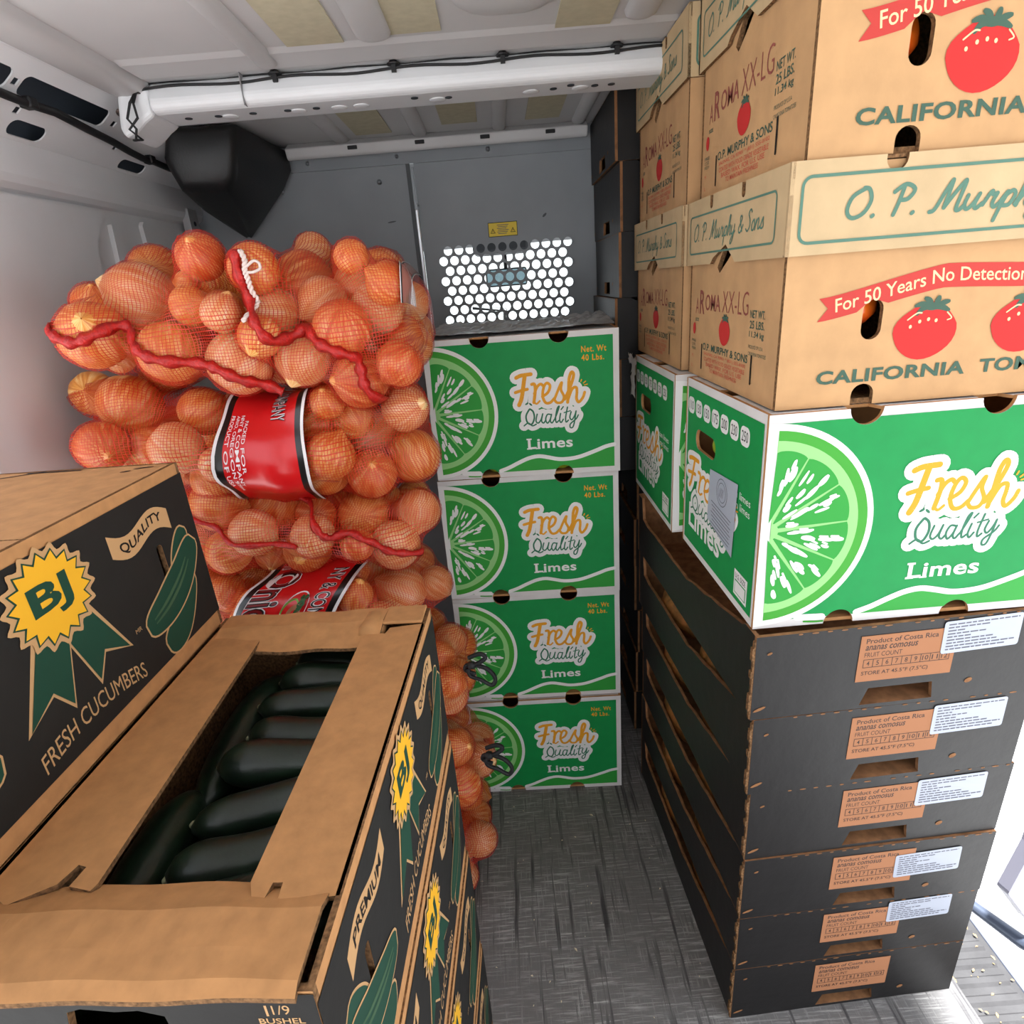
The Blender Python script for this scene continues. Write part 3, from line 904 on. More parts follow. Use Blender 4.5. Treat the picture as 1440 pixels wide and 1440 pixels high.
def lime_front_art():
    a = Art()
    a.poly(notched(0.0125, 0.012, 0.388, 0.287, LH), P_GREEN, 0)
    cu, cv = 0.006, 0.146
    def half(R, m, l):
        pts = arc(cu, cv, R, R * 1.01, -87, 87, 40)
        pts = [(max(0.0125, p[0]), p[1]) for p in pts]
        a.poly(pts, m, l)
    pts = arc(cu, cv, 0.1395, 0.1415, -87, 87, 40)
    a.poly([(0.0, 0.0035)] + [(max(0.0, p[0]), p[1]) for p in pts] + [(0.0, 0.2885)], P_WHITE, 1)
    half(0.1318, P_LIME, 2)
    half(0.1195, P_PALE, 3)
    segs = [87, 64, 33, 3.5, -27, -56, -87]
    rr = random.Random(11)
    # flesh segments with bulging outer edge
    for i in range(6):
        a1, a0 = segs[i], segs[i + 1]
        g = 0.5
        edge = []
        for k in range(13):
            t = k / 12
            ang = math.radians(a0 + g + (a1 - a0 - 2 * g) * t)
            R = 0.1075 + 0.0035 * math.sin(math.pi * t) ** 0.6 - 0.002
            edge.append((max(0.0128, cu + R * math.cos(ang)), cv + R * math.sin(ang)))
        am = math.radians((a0 + a1) / 2)
        a.poly([(cu + 0.012 * math.cos(am), cv + 0.012 * math.sin(am))] + edge, P_LIME2, 4)
        n = 9
        for k in range(n):
            R = 0.026 + 0.066 * (k + 0.4 * rr.random()) / n
            ang = math.radians(a0 + 5 + (a1 - a0 - 10) * rr.random())
            L = rr.uniform(0.011, 0.024)
            d = ang + rr.uniform(-0.18, 0.18)
            p = (cu + R * math.cos(ang), cv + R * math.sin(ang))
            q = (p[0] + L * math.cos(d), p[1] + L * math.sin(d))
            mid = ((p[0] + q[0]) / 2 + rr.uniform(-0.001, 0.001), (p[1] + q[1]) / 2 + rr.uniform(-0.001, 0.001))
            if p[0] > 0.016 and q[0] > 0.016 and math.hypot(q[0] - cu, q[1] - cv) < 0.106:
                a.ribbon([p, mid, q], rr.uniform(0.0038, 0.0075), P_WHITE, 5, n=4, taper=True)
                if rr.random() < 0.4:
                    a.ribbon([(p[0] + 0.002, p[1] + 0.004), (mid[0] + .002, mid[1] + 0.0035)], 0.0028, P_WHITE, 5, smooth=False)
    a.poly([(max(0.0128, p[0]), p[1]) for p in ell(cu + 0.006, cv, 0.0105, 0.0115, 18)], P_PALE, 5)
    # wave with the brighter green below it
    wave = [(0.141, 0.0150), (0.160, 0.0215), (0.183, 0.0320), (0.205, 0.0405), (0.226, 0.0435), (0.247, 0.0395), (0.268, 0.0345), (0.290, 0.034), (0.315, 0.0375), (0.350, 0.0490), (0.370, 0.0565), (0.388, 0.060)]
    W_ = [(p.x, p.y) for p in spline(wave, 6)]
    b = 0.012
    a0 = math.degrees(math.asin(b / NR))
    low = [(0.388, b)] + arc(NT[1], 0, NR, NR, a0, 180 - a0, 12) + [(0.141, b)]
    a.poly(W_ + low, P_LIME2, 1)
    a.ribbon(wave, 0.0085, P_WHITE, 2)
    a.ribbon([(0.060, 0.0135), (0.080, 0.0125), (0.094, 0.0120)], 0.0100, P_WHITE, 2)
    a.ribbon([(0.070, 0.0065), (0.085, 0.0050), (0.096, 0.0050)], 0.0028, P_LIME, 3)
    logo(a, lambda u, v: (u, v), 1.0, 3)
    u0, v0 = zuv(745, 840); u1, v1 = zuv(1032, 770)
    a.text('Limes', 0.204, 0.060, 0.300, 0.083, P_WHITE, 3, bold=0.022, space=1.05)
    for (s0, s1) in ((0.2035, 0.2165),):
        a.poly(rect(0.2015, 0.0595, 0.2125, 0.0625), P_WHITE, 3); a.poly(rect(0.2015, 0.0805, 0.2125, 0.0835), P_WHITE, 3)
        a.poly(rect(0.2205, 0.0595, 0.2305, 0.0620), P_WHITE, 3)
    a.text('Net. Wt', 0.324, 0.2555, 0.3745, 0.268, P_YEL, 1, bold=0.02, space=1.15)
    a.text('40 Lbs.', 0.324, 0.2385, 0.370, 0.251, P_YEL, 1, bold=0.02, space=1.15)
    return a

def lime_side_art():
    a = Art()
    a.poly(rect(0.012, 0.012, LD - 0.010, LH - 0.013), P_GREEN, 0, holes=[rrect(LD - 0.262, 0.190, LD - 0.170, 0.224, 0.016)])
    for k, t in enumerate(('110', '130', '150', '175', '200', '230', '250')):
        u = 0.030 + k * 0.0372
        a.poly(rrect(u - 0.0155, 0.243, u + 0.0155, 0.270, 0.010), P_WHITE, 1)
        a.text(t, u - 0.0105, 0.2495, u + 0.0105, 0.2640, P_BLK, 2, bold=0.0)
    logo(a, lambda u, v: (0.012 + (u - 0.176) * 1.48, 0.128 + (v - 0.170) * 0.86), 0.95, 1)
    a.text('Limes', 0.035, 0.042, 0.185, 0.086, P_WHITE, 1, bold=0.022)
    a.text('Persian limes', 0.190, 0.166, 0.285, 0.177, P_WHITE, 1)
    a.text('Mexican limes', 0.190, 0.150, 0.285, 0.161, P_WHITE, 1)
    a.poly(rect(0.248, 0.020, 0.294, 0.060), P_WHITE, 1)
    a.poly(rect(0.252, 0.024, 0.290, 0.045), P_GREEN, 2); a.poly(rect(0.2535, 0.0255, 0.2885, 0.0435), P_WHITE, 3)
    a.text('U.S. SIZE', 0.252, 0.048, 0.288, 0.056, P_BLK, 2)
    return a

def make_lime_box():
    root = thing('lime_box', '', 'box')
    F = faces_of(LW, LD, LH)
    hs = lambda fr_w: [rrect(LD - 0.262, 0.190, LD - 0.170, 0.224, 0.016)]
    outl = notched(0, 0, LW, LH, LH)
    fp = plate('front_panel', F['front'], outl, LT, [WHITEC, KRAFT_D], root)
    plate('back_panel', F['back'], outl, LT, [WHITEC, KRAFT_D], root)
    so = rect(LT, 0, LD - LT, LH)
    sl = plate('side_panel', F['left'], so, LT, [WHITEC, KRAFT_D], root, holes=hs(0))
    plate('side_panel', F['right'], so, LT, [WHITEC, KRAFT_D], root, holes=[rrect(0.17, 0.19, 0.262, 0.224, 0.016)])
    plate('bottom_panel', F['bottom'], rect(LT, LT, LW - LT, LD - LT), LT, [KRAFT_D, KRAFT_D], root)
    for v0, v1 in ((LT, 0.135), (LD - 0.135, LD - LT)):
        plate('top_flap', Frame((0, 0, LH - 0.0008), (1, 0, 0), (0, 1, 0)), [(LT, v0), (LW - LT, v0), (LW - LT, v1), (LT, v1)] if v0 > 0.1 else
              [(LT, v0 + 0.022), (NT[0] - 0.022, v0 + 0.022), (NT[0] - 0.022, v0), (NT[0] - 0.023, v0 + 0.001)][:0] + [(LT, v0), (NT[0] - .021, v0), (NT[0] - .016, v0 + .02), (NT[0] + .016, v0 + .02), (NT[0] + .021, v0), (NT[1] - .021, v0), (NT[1] - .016, v0 + .02), (NT[1] + .016, v0 + .02), (NT[1] + .021, v0), (LW - LT, v0), (LW - LT, v1), (LT, v1)],
              0.004, [WHITEC, KRAFT_D], root)
    lime_front_art().build('front_print', F['front'], fp)
    lime_side_art().build('side_print', F['left'], sl)
    return root

lime0 = make_lime_box()
cl = [(-0.1632, 1.2600, -0.070), (-0.1659, 1.2584, -0.040), (-0.1659, 1.2596, -0.032), (-0.1674, 1.2510, -0.033)]
LNAME = ['topmost', 'second from the top', 'third from the top', 'bottom']
LL = ['topmost lime box of the middle stack, crumpled grey film on its top',
      'second lime box from the top of the middle stack by the onions',
      'third lime box from the top of the middle stack by the onions',
      'lowest lime box of the middle stack, standing on the floor']
lboxes = []
for i, (x, y, rz) in enumerate(cl):
    z = (3 - i) * 0.30 + 0.0006
    if i == 0:
        lime0.location = (x, y, z); lime0.rotation_euler = (0, 0, rz); lime0['label'] = LL[0]; lime0['group'] = 'lime boxes in the middle stack'
        lboxes.append(lime0)
    else:
        lboxes.append(dup(lime0, LL[i], (x, y, z), rz, 'lime boxes in the middle stack'))
LBZ = 0.8285
lr = dup(lime0, 'front right green lime box with a white paper sticker on its left side', (0.3145, 0.6997, LBZ), 0.011, 'lime boxes under the tomato boxes')
lr2 = dup(lime0, 'rear right green lime box with torn white paper hanging from its side', (0.2985, 1.045, LBZ), 0.0, 'lime boxes under the tomato boxes')
# sticker on the front one
stm = Art()
stm.poly([(0.130, 0.092), (0.236, 0.070), (0.244, 0.186), (0.134, 0.176)], P_STK, 7)
c_ = (0.187, 0.154)
stm.ribbon(ell(c_[0], c_[1], 0.021, 0.021, 20), 0.0012, P_INK, 8, closed=True)
stm.ribbon(ell(c_[0], c_[1], 0.015, 0.015, 16), 0.0010, P_INK, 8, closed=True)
for k in range(4):
    stm.ribbon([(c_[0] - 0.010 + 0.004 * k, c_[1] - 0.008), (c_[0] - 0.006 + 0.004 * k, c_[1] + 0.006)], 0.001, P_INK, 8)
for k in range(8):
    v = 0.126 - k * 0.0058
    stm.ribbon([(0.146 + 0.003 * (k % 3), v + 0.002), (0.226 - 0.004 * (k % 2), v - 0.004)], 0.0014, P_INK, 8)
stm.build('paper_sticker', faces_of(LW, LD, LH)['left'], [c for c in lr.children if c.name.startswith('side_panel')][0])
# torn paper on the rear one
mb = MB()
rr = random.Random(5)
def scrap(c, sx, sz):
    n = 4
    vs = [(c[0] - 0.003 - 0.004 * rr.random(), c[1] + sx * (i / n - 0.5), c[2] + sz * (j / n - 0.5) + 0.010 * rr.random()) for i in range(n + 1) for j in range(n + 1)]
    fs = [(i * (n + 1) + j, (i + 1) * (n + 1) + j, (i + 1) * (n + 1) + j + 1, i * (n + 1) + j + 1) for i in range(n) for j in range(n)]
    mb.add(vs, fs)
scrap((-0.004, 0.300, 0.272), 0.05, 0.035); scrap((-0.004, 0.308, 0.228), 0.045, 0.05); scrap((-0.006, 0.325, 0.285), 0.03, 0.02)
mb.build('torn_paper', WHITEC, lr2)
# crumpled film over the back of the topmost middle box
def film_sheet():
    mb = MB()
    nx, ny = 44, 14
    vs = []
    r2 = random.Random(3)
    ph = [(r2.uniform(20, 90), r2.uniform(20, 90), r2.uniform(0, 6)) for _ in range(7)]
    for j in range(ny + 1):
        for i in range(nx + 1):
            u, v = i / nx, j / ny
            x = 0.004 + u * (LW - 0.008)
            y = 0.030 + v * 0.25
            h = sum(abs(math.sin(a_ * x + b_ * y + c_)) for a_, b_, c_ in ph) / 7
            z = LH + 0.003 + h * 0.017 * (0.35 + 0.65 * v) * (0.5 + 0.5 * abs(u - 0.5) * 2) + 0.006 * r2.random() * (1 if v > 0.3 else 0.3)
            vs.append((x, y, z))
    fs = [(j * (nx + 1) + i, j * (nx + 1) + i + 1, (j + 1) * (nx + 1) + i + 1, (j + 1) * (nx + 1) + i) for j in range(ny) for i in range(nx)]
    mb.add(vs, fs)
    return mb
film_sheet().build('crumpled_film', mat('grey_plastic_film', (172, 174, 176), 0.25, spec=0.6), lime0)

# limes seen through the round vents and the hand hole
LIMEM = mat('lime_skin', (158, 168, 34), 0.35, noise=0.35, nscale=9, rgb2=(96, 134, 28), bump=0.25, bscale=220)
mb = MB()
mb.lathe([(0.002, -0.0275), (0.007, -0.0265), (0.014, -0.0225), (0.020, -0.0145), (0.0228, -0.004), (0.0228, 0.004), (0.0205, 0.0135), (0.0145, 0.0215), (0.0075, 0.0262), (0.0035, 0.0295), (0.001, 0.031)], 20)
lime_me = mb.mesh('lime', LIMEM, True)
def lime_at(parent, x, y, z, lab, rz, k=1.0):
    o = link('lime', lime_me)
    o.scale = (k, k, k)
    o.location = parent.matrix_basis @ Vector((x, y, z))
    o.rotation_euler = (rnd.uniform(1.1, 1.9), 0, rz)
    tag(o, lab, 'lime', 'limes seen in the box vents')
bpy.context.view_layer.update()
wh = ['topmost', 'second', 'third', 'bottom']
for i, b_ in enumerate(lboxes[:3]):
    for j, u in enumerate(NT):
        lime_at(b_, u + (0.012 if j == 0 else -0.004), 0.0242, 0.0250, 'lime in the %s bottom vent of the %s middle lime box' % (('left', 'right')[j], wh[i]), 0.4 + j, 0.82)
lime_at(lr, 0.036, 0.205, 0.203, 'yellow green lime filling the hand hole of the front right lime box', 0.9)

# ------------------------------------------------------------------ tomato boxes
TW, TD, TH, TT = 0.44, 0.3515, 0.262, 0.0065
STR = {
 'M': (1.85, [[(0, 0), (.25, .15), (.5, 1.2), (.7, 1.9), (.75, 1.8), (.72, .2)], [(.72, .2), (1.1, 1.2), (1.45, 1.9), (1.45, 1.2), (1.4, .1), (1.6, 0), (1.8, .3)]]),
 'u': (.95, [[(0, .9), (-.05, .3), (.15, 0), (.4, .3), (.6, .95)], [(.6, .95), (.5, .3), (.65, 0), (.9, .3)]]),
 'r': (.9, [[(0, .2), (.2, .9), (.3, 1.05), (.35, .85), (.6, .9)], [(.6, .9), (.5, .3), (.65, 0), (.85, .2)]]),
 'p': (.85, [[(0, .3), (.25, .95), (.1, 0), (0, -.9)], [(.2, .7), (.5, 1), (.7, .7), (.55, .1), (.25, .05)]]),
 'h': (.95, [[(0, .1), (.4, 1.5), (.45, 1.95), (.25, 1.8), (.15, .8), (.1, 0)], [(.1, .2), (.4, .9), (.6, .85), (.55, .2), (.7, 0), (.95, .25)]]),
 'y': (.9, [[(0, .9), (-.05, .3), (.2, .05), (.5, .4), (.6, .95)], [(.6, .95), (.4, -.4), (.1, -.9), (-.1, -.7), (.2, -.2), (.8, .3)]]),
 'S': (1.05, [[(.9, 1.7), (.6, 1.95), (.3, 1.6), (.6, 1.1), (.75, .5), (.4, 0), (0, .25)]]),
 'o': (.8, [[(.4, .95), (.1, .6), (.15, .1), (.45, 0), (.65, .4), (.5, .9), (.38, .95)]]),
 'n': (.9, [[(0, 0), (.1, .9)], [(.05, .4), (.35, .95), (.55, .8), (.5, .2), (.65, 0), (.85, .2)]]),
 's': (.75, [[(0, .1), (.4, .95), (.45, .6), (.6, .2), (.35, 0), (.1, .1)]]),
 'O': (1.5, [[(.8, 1.9), (.2, 1.4), (.1, .5), (.5, 0), (1.05, .3), (1.25, 1.1), (1.0, 1.8), (.7, 1.92)]]),
 'P': (1.15, [[(.35, 1.8), (.3, .8), (.2, 0)], [(-.1, 1.5), (.4, 1.95), (.95, 1.6), (.75, 1.0), (.3, .95)]]),
 '&': (1.1, [[(.9, .1), (.3, 1.2), (.4, 1.6), (.65, 1.4), (.5, 1.0), (.1, .4), (.35, 0), (.7, .2), (1, .7)]]),
 '.': (.45, [[(.05, .02), (.1, .08)]]), ' ': (.55, [])}
def script(a, txt, u0, u1, v0, m, layer, hgt, wgt):
    w = sum(STR[c][0] for c in txt)
    k = (u1 - u0) / w
    kv = hgt / 1.95
    x = 0
    for c in txt:
        adv, st = STR[c]
        for s_ in st:
            a.ribbon([(u0 + (x + p[0] + 0.16 * p[1]) * k, v0 + p[1] * kv) for p in s_], wgt, m, layer, n=4)
        x += adv

def tomato(a, cx, cy, rx, ry, layer, small=False):
    pts = []
    for k in range(30):
        t = 2 * math.pi * k / 30
        q = 1 + 0.05 * math.cos(4 * t + 0.6) * (1 if math.sin(t) > 0 else 0.3)
        pts.append((cx + rx * q * math.cos(t), cy + ry * q * math.sin(t)))
    a.poly(pts, P_RED, layer)
    n = 6
    for k in range(n):
        t = -0.5 + 4.1 * k / (n - 1)
        c0 = (cx + rx * 0.12, cy + ry * 0.82)
        a.ribbon([c0, (c0[0] + rx * 0.33 * math.cos(t), c0[1] + ry * 0.18 * math.sin(t) + ry * 0.08), (c0[0] + rx * 0.6 * math.cos(t + 0.15), c0[1] + ry * 0.42 * math.sin(t + 0.15))], rx * 0.17, P_TEAL, layer + 1, taper=True, n=4)
    a.poly(ell(cx + rx * 0.12, cy + ry * 0.86, rx * 0.26, ry * 0.14, 12), P_TEAL, layer + 1)
    if not small:
        a.ribbon([(cx - rx * 0.62, cy + ry * 0.45), (cx - rx * 0.35, cy + ry * 0.66), (cx - rx * 0.2, cy + ry * 0.66)], rx * 0.045, P_CREAM, layer + 1)
        for dx, dy in ((-0.22, 0.36), (0.05, 0.42), (0.3, 0.36), (-0.5, 0.2)):
            a.poly(ell(cx + rx * dx, cy + ry * dy, rx * 0.05, ry * 0.07, 8), P_CREAM, layer + 1)
        a.ribbon([(cx + rx * 0.62, cy + ry * 0.62), (cx + rx * 0.78, cy + ry * 0.42), (cx + rx * 0.66, cy + ry * 0.35)], rx * 0.04, P_CREAM, layer + 1)

HO = lambda u, v: rrect(u - 0.0118, v - 0.0225, u + 0.0118, v + 0.0225, 0.0115)
T_HOLES = [HO(0.105, 0.099), HO(TW - 0.105, 0.099)]
def tomato_front_art():
    a = Art()
    def bv(u):
        t = (u - 0.041) / 0.35
        return 0.1135 + 0.034 * math.sin(min(1, t / 0.62) * math.pi * 0.5) ** 1.3 - 0.012 * math.sin(max(0, min(1, (t - 0.40) / 0.6)) * math.pi) + (0.008 if t > 0.85 else 0) * (t - 0.85) / 0.15
    us = [0.041 + 0.355 * k / 40 for k in range(41)]
    up = [(u, bv(u) + 0.0128) for u in us]
    lo = [(u, bv(u) - 0.0128) for u in us]
    ban = lo[:1] + lo + up[::-1] + [(0.0515, bv(0.05) + 0.0005)]
    h = [p for p in T_HOLES]
    # the banner stops at the hand holes: cut it around them
    mb_ = []
    def inside(p):
        return any(abs(p[0] - c) < 0.0128 and abs(p[1] - 0.099) < 0.0235 for c in (0.105, TW - 0.105))
    lo2 = []
    for u, v in lo:
        for c in (0.105, TW - 0.105):
            if abs(u - c) < 0.0125:
                v = max(v, 0.099 + 0.0228 - max(0, (abs(u - c) - 0.004)) * 0.9)
        lo2.append((u, v))
    a.poly([(0.0515, bv(0.05) + 0.0005)] + [(0.0405, bv(0.041) - 0.0128)] + lo2 + up[::-1] + [(0.0405, bv(0.041) + 0.0128)], P_BANN, 0)
    t = 'For 50 Years No Detection of'
    a.text(t, 0.060, -0.0062, 0.300, 0.0088, P_CREAM, 1, bold=0.008, warp=lambda u, v: (u - (v) * 0.12, bv(u) + v))
    tomato(a, 0.169, 0.081, 0.0365, 0.0318, 1)
    tomato(a, 0.284, 0.081, 0.0365, 0.0318, 1)
    a.text('CALIFORNIA', 0.0465, 0.0275, 0.2250, 0.0435, P_TEAL, 1, bold=0.032, space=1.06)
    a.text('TOMATOES', 0.2420, 0.0275, 0.3950, 0.0435, P_TEAL, 1, bold=0.032, space=1.06)
    return a

def tomato_side_art():
    a = Art()
    def X(u):
        return TD - u
    a.text('A', X(0.318), 0.100, X(0.303), 0.124, P_PURP, 0, bold=-0.005)
    a.text('R', X(0.298), 0.100, X(0.275), 0.136, P_PURP, 0, bold=0.012)
    a.text('OMA', X(0.271), 0.106, X(0.205), 0.130, P_PURP, 0, bold=0.008)
    a.text('XX-LG', X(0.196), 0.106, X(0.100), 0.136, P_PURP, 0, bold=-0.012)
    tomato(a, X(0.183), 0.080, 0.0215, 0.0200, 1, True)
    a.text('SIZE', X(0.318), 0.088, X(0.300), 0.093, P_TEAL, 0, bold=0.02)
    for k, t in enumerate(('NET WT.', '25 LBS.', '11.34 kg')):
        a.text(t, X(0.092), 0.104 - k * 0.013, X(0.046), 0.114 - k * 0.013, P_TEAL, 0, bold=0.012)
    a.text('PRODUCE OF U.S.A.', X(0.092), 0.066, X(0.046), 0.0705, P_TEAL, 0)
    a.text('CALIFORNIA TOMATOES', X(0.092), 0.057, X(0.036), 0.0615, P_TEAL, 0)
    a.text('O.P. MURPHY & SONS', X(0.276), 0.0455, X(0.092), 0.0565, P_TEAL, 0, bold=0.012)
    for k, (t, q) in enumerate((('SALINAS, CA 93901 * (831) 555-0102', 0.0), ('COATED WITH FOOD GRADE VEGETABLE', 0.002), ('BASED WAX. FOR U.S. USE', 0.012), ('TO MAINTAIN FRESHNESS', 0.03))):
        a.text(t, X(0.270 - q), 0.0370 - k * 0.0078, X(0.098 + q), 0.0432 - k * 0.0078, P_REDT, 0, bold=0.008)
    for u, v0, v1 in ((0.281, 0.0135, 0.0540), (0.079, 0.0190, 0.0580)):
        a.poly(rrect(X(u) - 0.0022, v0, X(u) + 0.0022, v1, 0.0016, 2), P_BLK, 1)
    a.poly(ell(X(0.322), 0.076, 0.007, 0.0095, 14), P_RED, 0)
    for k in range(3):
        a.text(('PRE', 'COOL', 'FRESH')[k], X(0.333), 0.054 - k * 0.006, X(0.312), 0.0585 - k * 0.006, P_TEAL, 0)
    a.text('M', X(0.331), 0.029, X(0.325), 0.034, P_REDT, 0); a.text('L', X(0.331), 0.013, X(0.325), 0.018, P_REDT, 0)
    return a

def lid_front_art(Wl, Hl, sc=1.0, cuts=True):
    a = Art()
    fr_o = rrect(0.0135, 0.0125, Wl - 0.0135, 0.0775, 0.010)
    a.ribbon(fr_o, 0.0032, P_TEAL2, 0, smooth=False, closed=True)
    script(a, 'O. P. Murphy & Sons', 0.060, Wl - 0.055, 0.034, P_TEAL2, 0, 0.029, 0.0042)
    return a

def lid_side_art(Wl):
    a = Art()
    a.ribbon(rrect(0.020, 0.0165, Wl - 0.030, 0.070, 0.007), 0.0026, P_TEAL2, 0, smooth=False, closed=True)
    script(a, 'O. P. Murphy & Sons', 0.038, Wl - 0.060, 0.0345, P_TEAL2, 0, 0.024, 0.0022)
    return a

LZ0, LZ1 = 0.1735, 0.2665
def make_tomato_box():
    root = thing('tomato_box', '', 'box')
    F = faces_of(TW, TD, TH)
    bots = [0.105, TW - 0.105]
    def bite_rect(w, h):
        o = [(0, 0)]
        for c in bots:
            o += [(c - 0.0135, 0)] + arc(c, 0.0125, 0.0135, 0.0125, 180, 0, 10) + [(c + 0.0135, 0)]
        return o + [(w, 0), (w, h), (0, h)]
    fp = plate('front_panel', F['front'], bite_rect(TW, TH), TT, [KRAFT, EDGE], root, holes=T_HOLES)
    plate('back_panel', F['back'], bite_rect(TW, TH), TT, [KRAFT, EDGE], root, holes=T_HOLES)
    sh = [(TD - 0.225, 0.168), (TD - 0.205, 0.190), (TD - 0.165, 0.203), (TD - 0.160, 0.192), (TD - 0.185, 0.176), (TD - 0.215, 0.160)]
    sp = plate('side_panel', F['left'], rect(TT, 0, TD - TT, TH), TT, [KRAFT, EDGE], root, holes=[sh[::-1]])
    plate('side_panel', F['right'], rect(TT, 0, TD - TT, TH), TT, [KRAFT, EDGE], root)
    plate('bottom_panel', F['bottom'], rect(TT, TT, TW - TT, TD - TT), TT, [KRAFT, EDGE], root)
    tomato_front_art().build('front_print', F['front'], fp)
    tomato_side_art().build('side_print', F['left'], sp)
    # full lid slipped over the body
    g = 0.0065
    lid = link('lid', None, root)
    Wl, Dl, Hl = TW + 2 * g, TD + 2 * g, LZ1 - LZ0
    mbl = MB()
    lf = Frame((-g, -g, LZ0), (1, 0, 0), (0, 0, 1))
    def top_bites(w, h, cs, r=0.0115, d=0.016, bot=None):
        o = [(0, 0)] + (bot or []) + [(w, 0), (w, h)]
        for c in reversed(cs):
            o += [(c + r, h)] + arc(c, h - d + r, r, r, 0, -180, 8) + [(c - r, h)]
        return o + [(0, h)]
    plate_mb(lf, top_bites(Wl, Hl, [0.112, Wl - 0.112]), 0.0045, mb=mbl)
    plate_mb(Frame((TW + g, TD + g, LZ0), (-1, 0, 0), (0, 0, 1)), top_bites(Wl, Hl, [0.112, Wl - 0.112]), 0.0045, mb=mbl)
    s_out = top_bites(Dl, Hl, [Dl - 0.250, Dl - 0.130], 0.006, 0.018, [(Dl - 0.246, 0), (Dl - 0.235, 0.008), (Dl - 0.185, 0.0235), (Dl - 0.150, 0.001), (Dl - 0.149, 0)])
    sfl = Frame((-g, TD + g, LZ0), (0, -1, 0), (0, 0, 1))
    plate_mb(sfl, s_out, 0.0045, mb=mbl)
    plate_mb(Frame((TW + g, -g, LZ0), (0, 1, 0), (0, 0, 1)), rect(0, 0, Dl, Hl), 0.0045, mb=mbl)
    plate_mb(Frame((-g, -g, LZ1), (1, 0, 0), (0, 1, 0)), rect(0.004, 0.004, Wl - 0.004, Dl - 0.004), 0.0035, mb=mbl)
    me = mbl.mesh('lid', [KRAFT_L, EDGE])
    C.objects.unlink(lid); bpy.data.objects.remove(lid)
    lid = link('lid', me, root)
    lid['label'] = 'paler kraft lid'
    lid_front_art(Wl, Hl).build('lid_print', lf, lid)
    lid_side_art(Dl).build('lid_side_print', sfl, lid)
    return root
tom0 = make_tomato_box()
TZ = 1.1285
tom0.location = (0.3266, 0.7147, TZ)
TG = 'tomato boxes on the lime boxes'
tag(tom0, 'kraft tomato box in front, sitting directly on the front lime box', 'box', TG)
TZ2 = TZ + LZ1 + 0.0008
dup(tom0, 'upper front kraft tomato box, cut off by the top of the frame', (0.3386, 0.7147, TZ2), 0.004, TG)
dup(tom0, 'lower rear kraft tomato box on the lime box with torn paper', (0.3190, 1.0830, TZ), 0.0, TG)
dup(tom0, 'upper rear kraft tomato box near the black boxes under the ceiling', (0.3215, 1.0830, TZ2), -0.004, TG)
# tomatoes behind the hand holes
TOMM = mat('tomato_skin', (222, 66, 20), 0.25, noise=0.2, nscale=12, rgb2=(226, 120, 30), spec=0.6)
mb = MB()
mb.lathe([(0.004, -0.024), (0.014, -0.0235), (0.024, -0.017), (0.029, -0.004), (0.0285, 0.008), (0.022, 0.019), (0.012, 0.0225), (0.004, 0.020)], 20)
tm_me = mb.mesh('tomato', TOMM, True)
for loc_, lab in (((0.3266 + 0.100, 0.7147 + 0.038, TZ + 0.118), 'orange red tomato seen through the hand hole of the lower front tomato box'),
                  ((0.3386 + 0.095, 0.7147 + 0.040, TZ2 + 0.114), 'tomato seen through the hand hole of the top front tomato box')):
    o = link('tomato', tm_me); o.location = loc_; o.rotation_euler = (1.3, 0.3, 0.5)
    tag(o, lab, 'tomato', 'tomatoes behind the hand holes')

# ------------------------------------------------------------------ pineapple boxes
NW, ND, NH, NTk = 0.42, 0.598, 0.1375, 0.006
BLK2 = [BLACKC, mat('pineapple_box_kraft', (158, 112, 76), 0.85, noise=0.25, nscale=60, spec=0.15)]
def pine_front_art():
    a = Art()
    u0, v0, u1, v1 = 0.148, 0.047, 0.287, 0.122
    a.poly(rect(u0, v0, u1, v1), P_BROWN, 0)
    a.text('Product of Costa Rica', u0 + 0.008, 0.1095, u1 - 0.028, 0.1175, P_DKBR, 1, bold=0.016)
    a.text('ananas comosus', u0 + 0.008, 0.0985, u0 + 0.083, 0.1060, P_DKBR, 1, bold=0.018, shear=0.2)
    a.text('FRUIT COUNT', u0 + 0.008, 0.0875, u0 + 0.062, 0.0950, P_DKBR, 1, bold=0.004)
    for k in range(9):
        c0 = u0 + 0.008 + k * 0.0138
        a.ribbon(rect(c0, 0.0705, c0 + 0.0138, 0.0835), 0.0010, P_DKBR, 1, smooth=False, closed=True)
        t = str(4 + k)
        w = 0.0042 if len(t) == 1 else 0.0088
        a.text(t, c0 + 0.0069 - w / 2, 0.0732, c0 + 0.0069 + w / 2, 0.0808, P_DKBR, 1, bold=0.012)
    a.text('STORE AT 45.5\u00b0F (7.5\u00b0C)', u0 + 0.007, 0.0560, u0 + 0.104, 0.0645, P_DKBR, 1, bold=0.012)
    return a
def pine_scuff_art():
    a = Art()
    rr = random.Random(2)
    for k in range(20):
        u = 0.02 + k * 0.0205
        if rr.random() < 0.85:
            a.poly(ell(u, NH - 0.0016, rr.uniform(0.003, 0.006), 0.0013, 8), BLK2[1], 0)
    for u, v, w, h in ((0.012, 0.018, 0.010, 0.0025), (0.318, 0.030, 0.006, 0.004), (0.02, 0.11, 0.004, 0.002)):
        a.poly(ell(u, v, w, h, 8, 0.4), BLK2[1], 0)
    return a
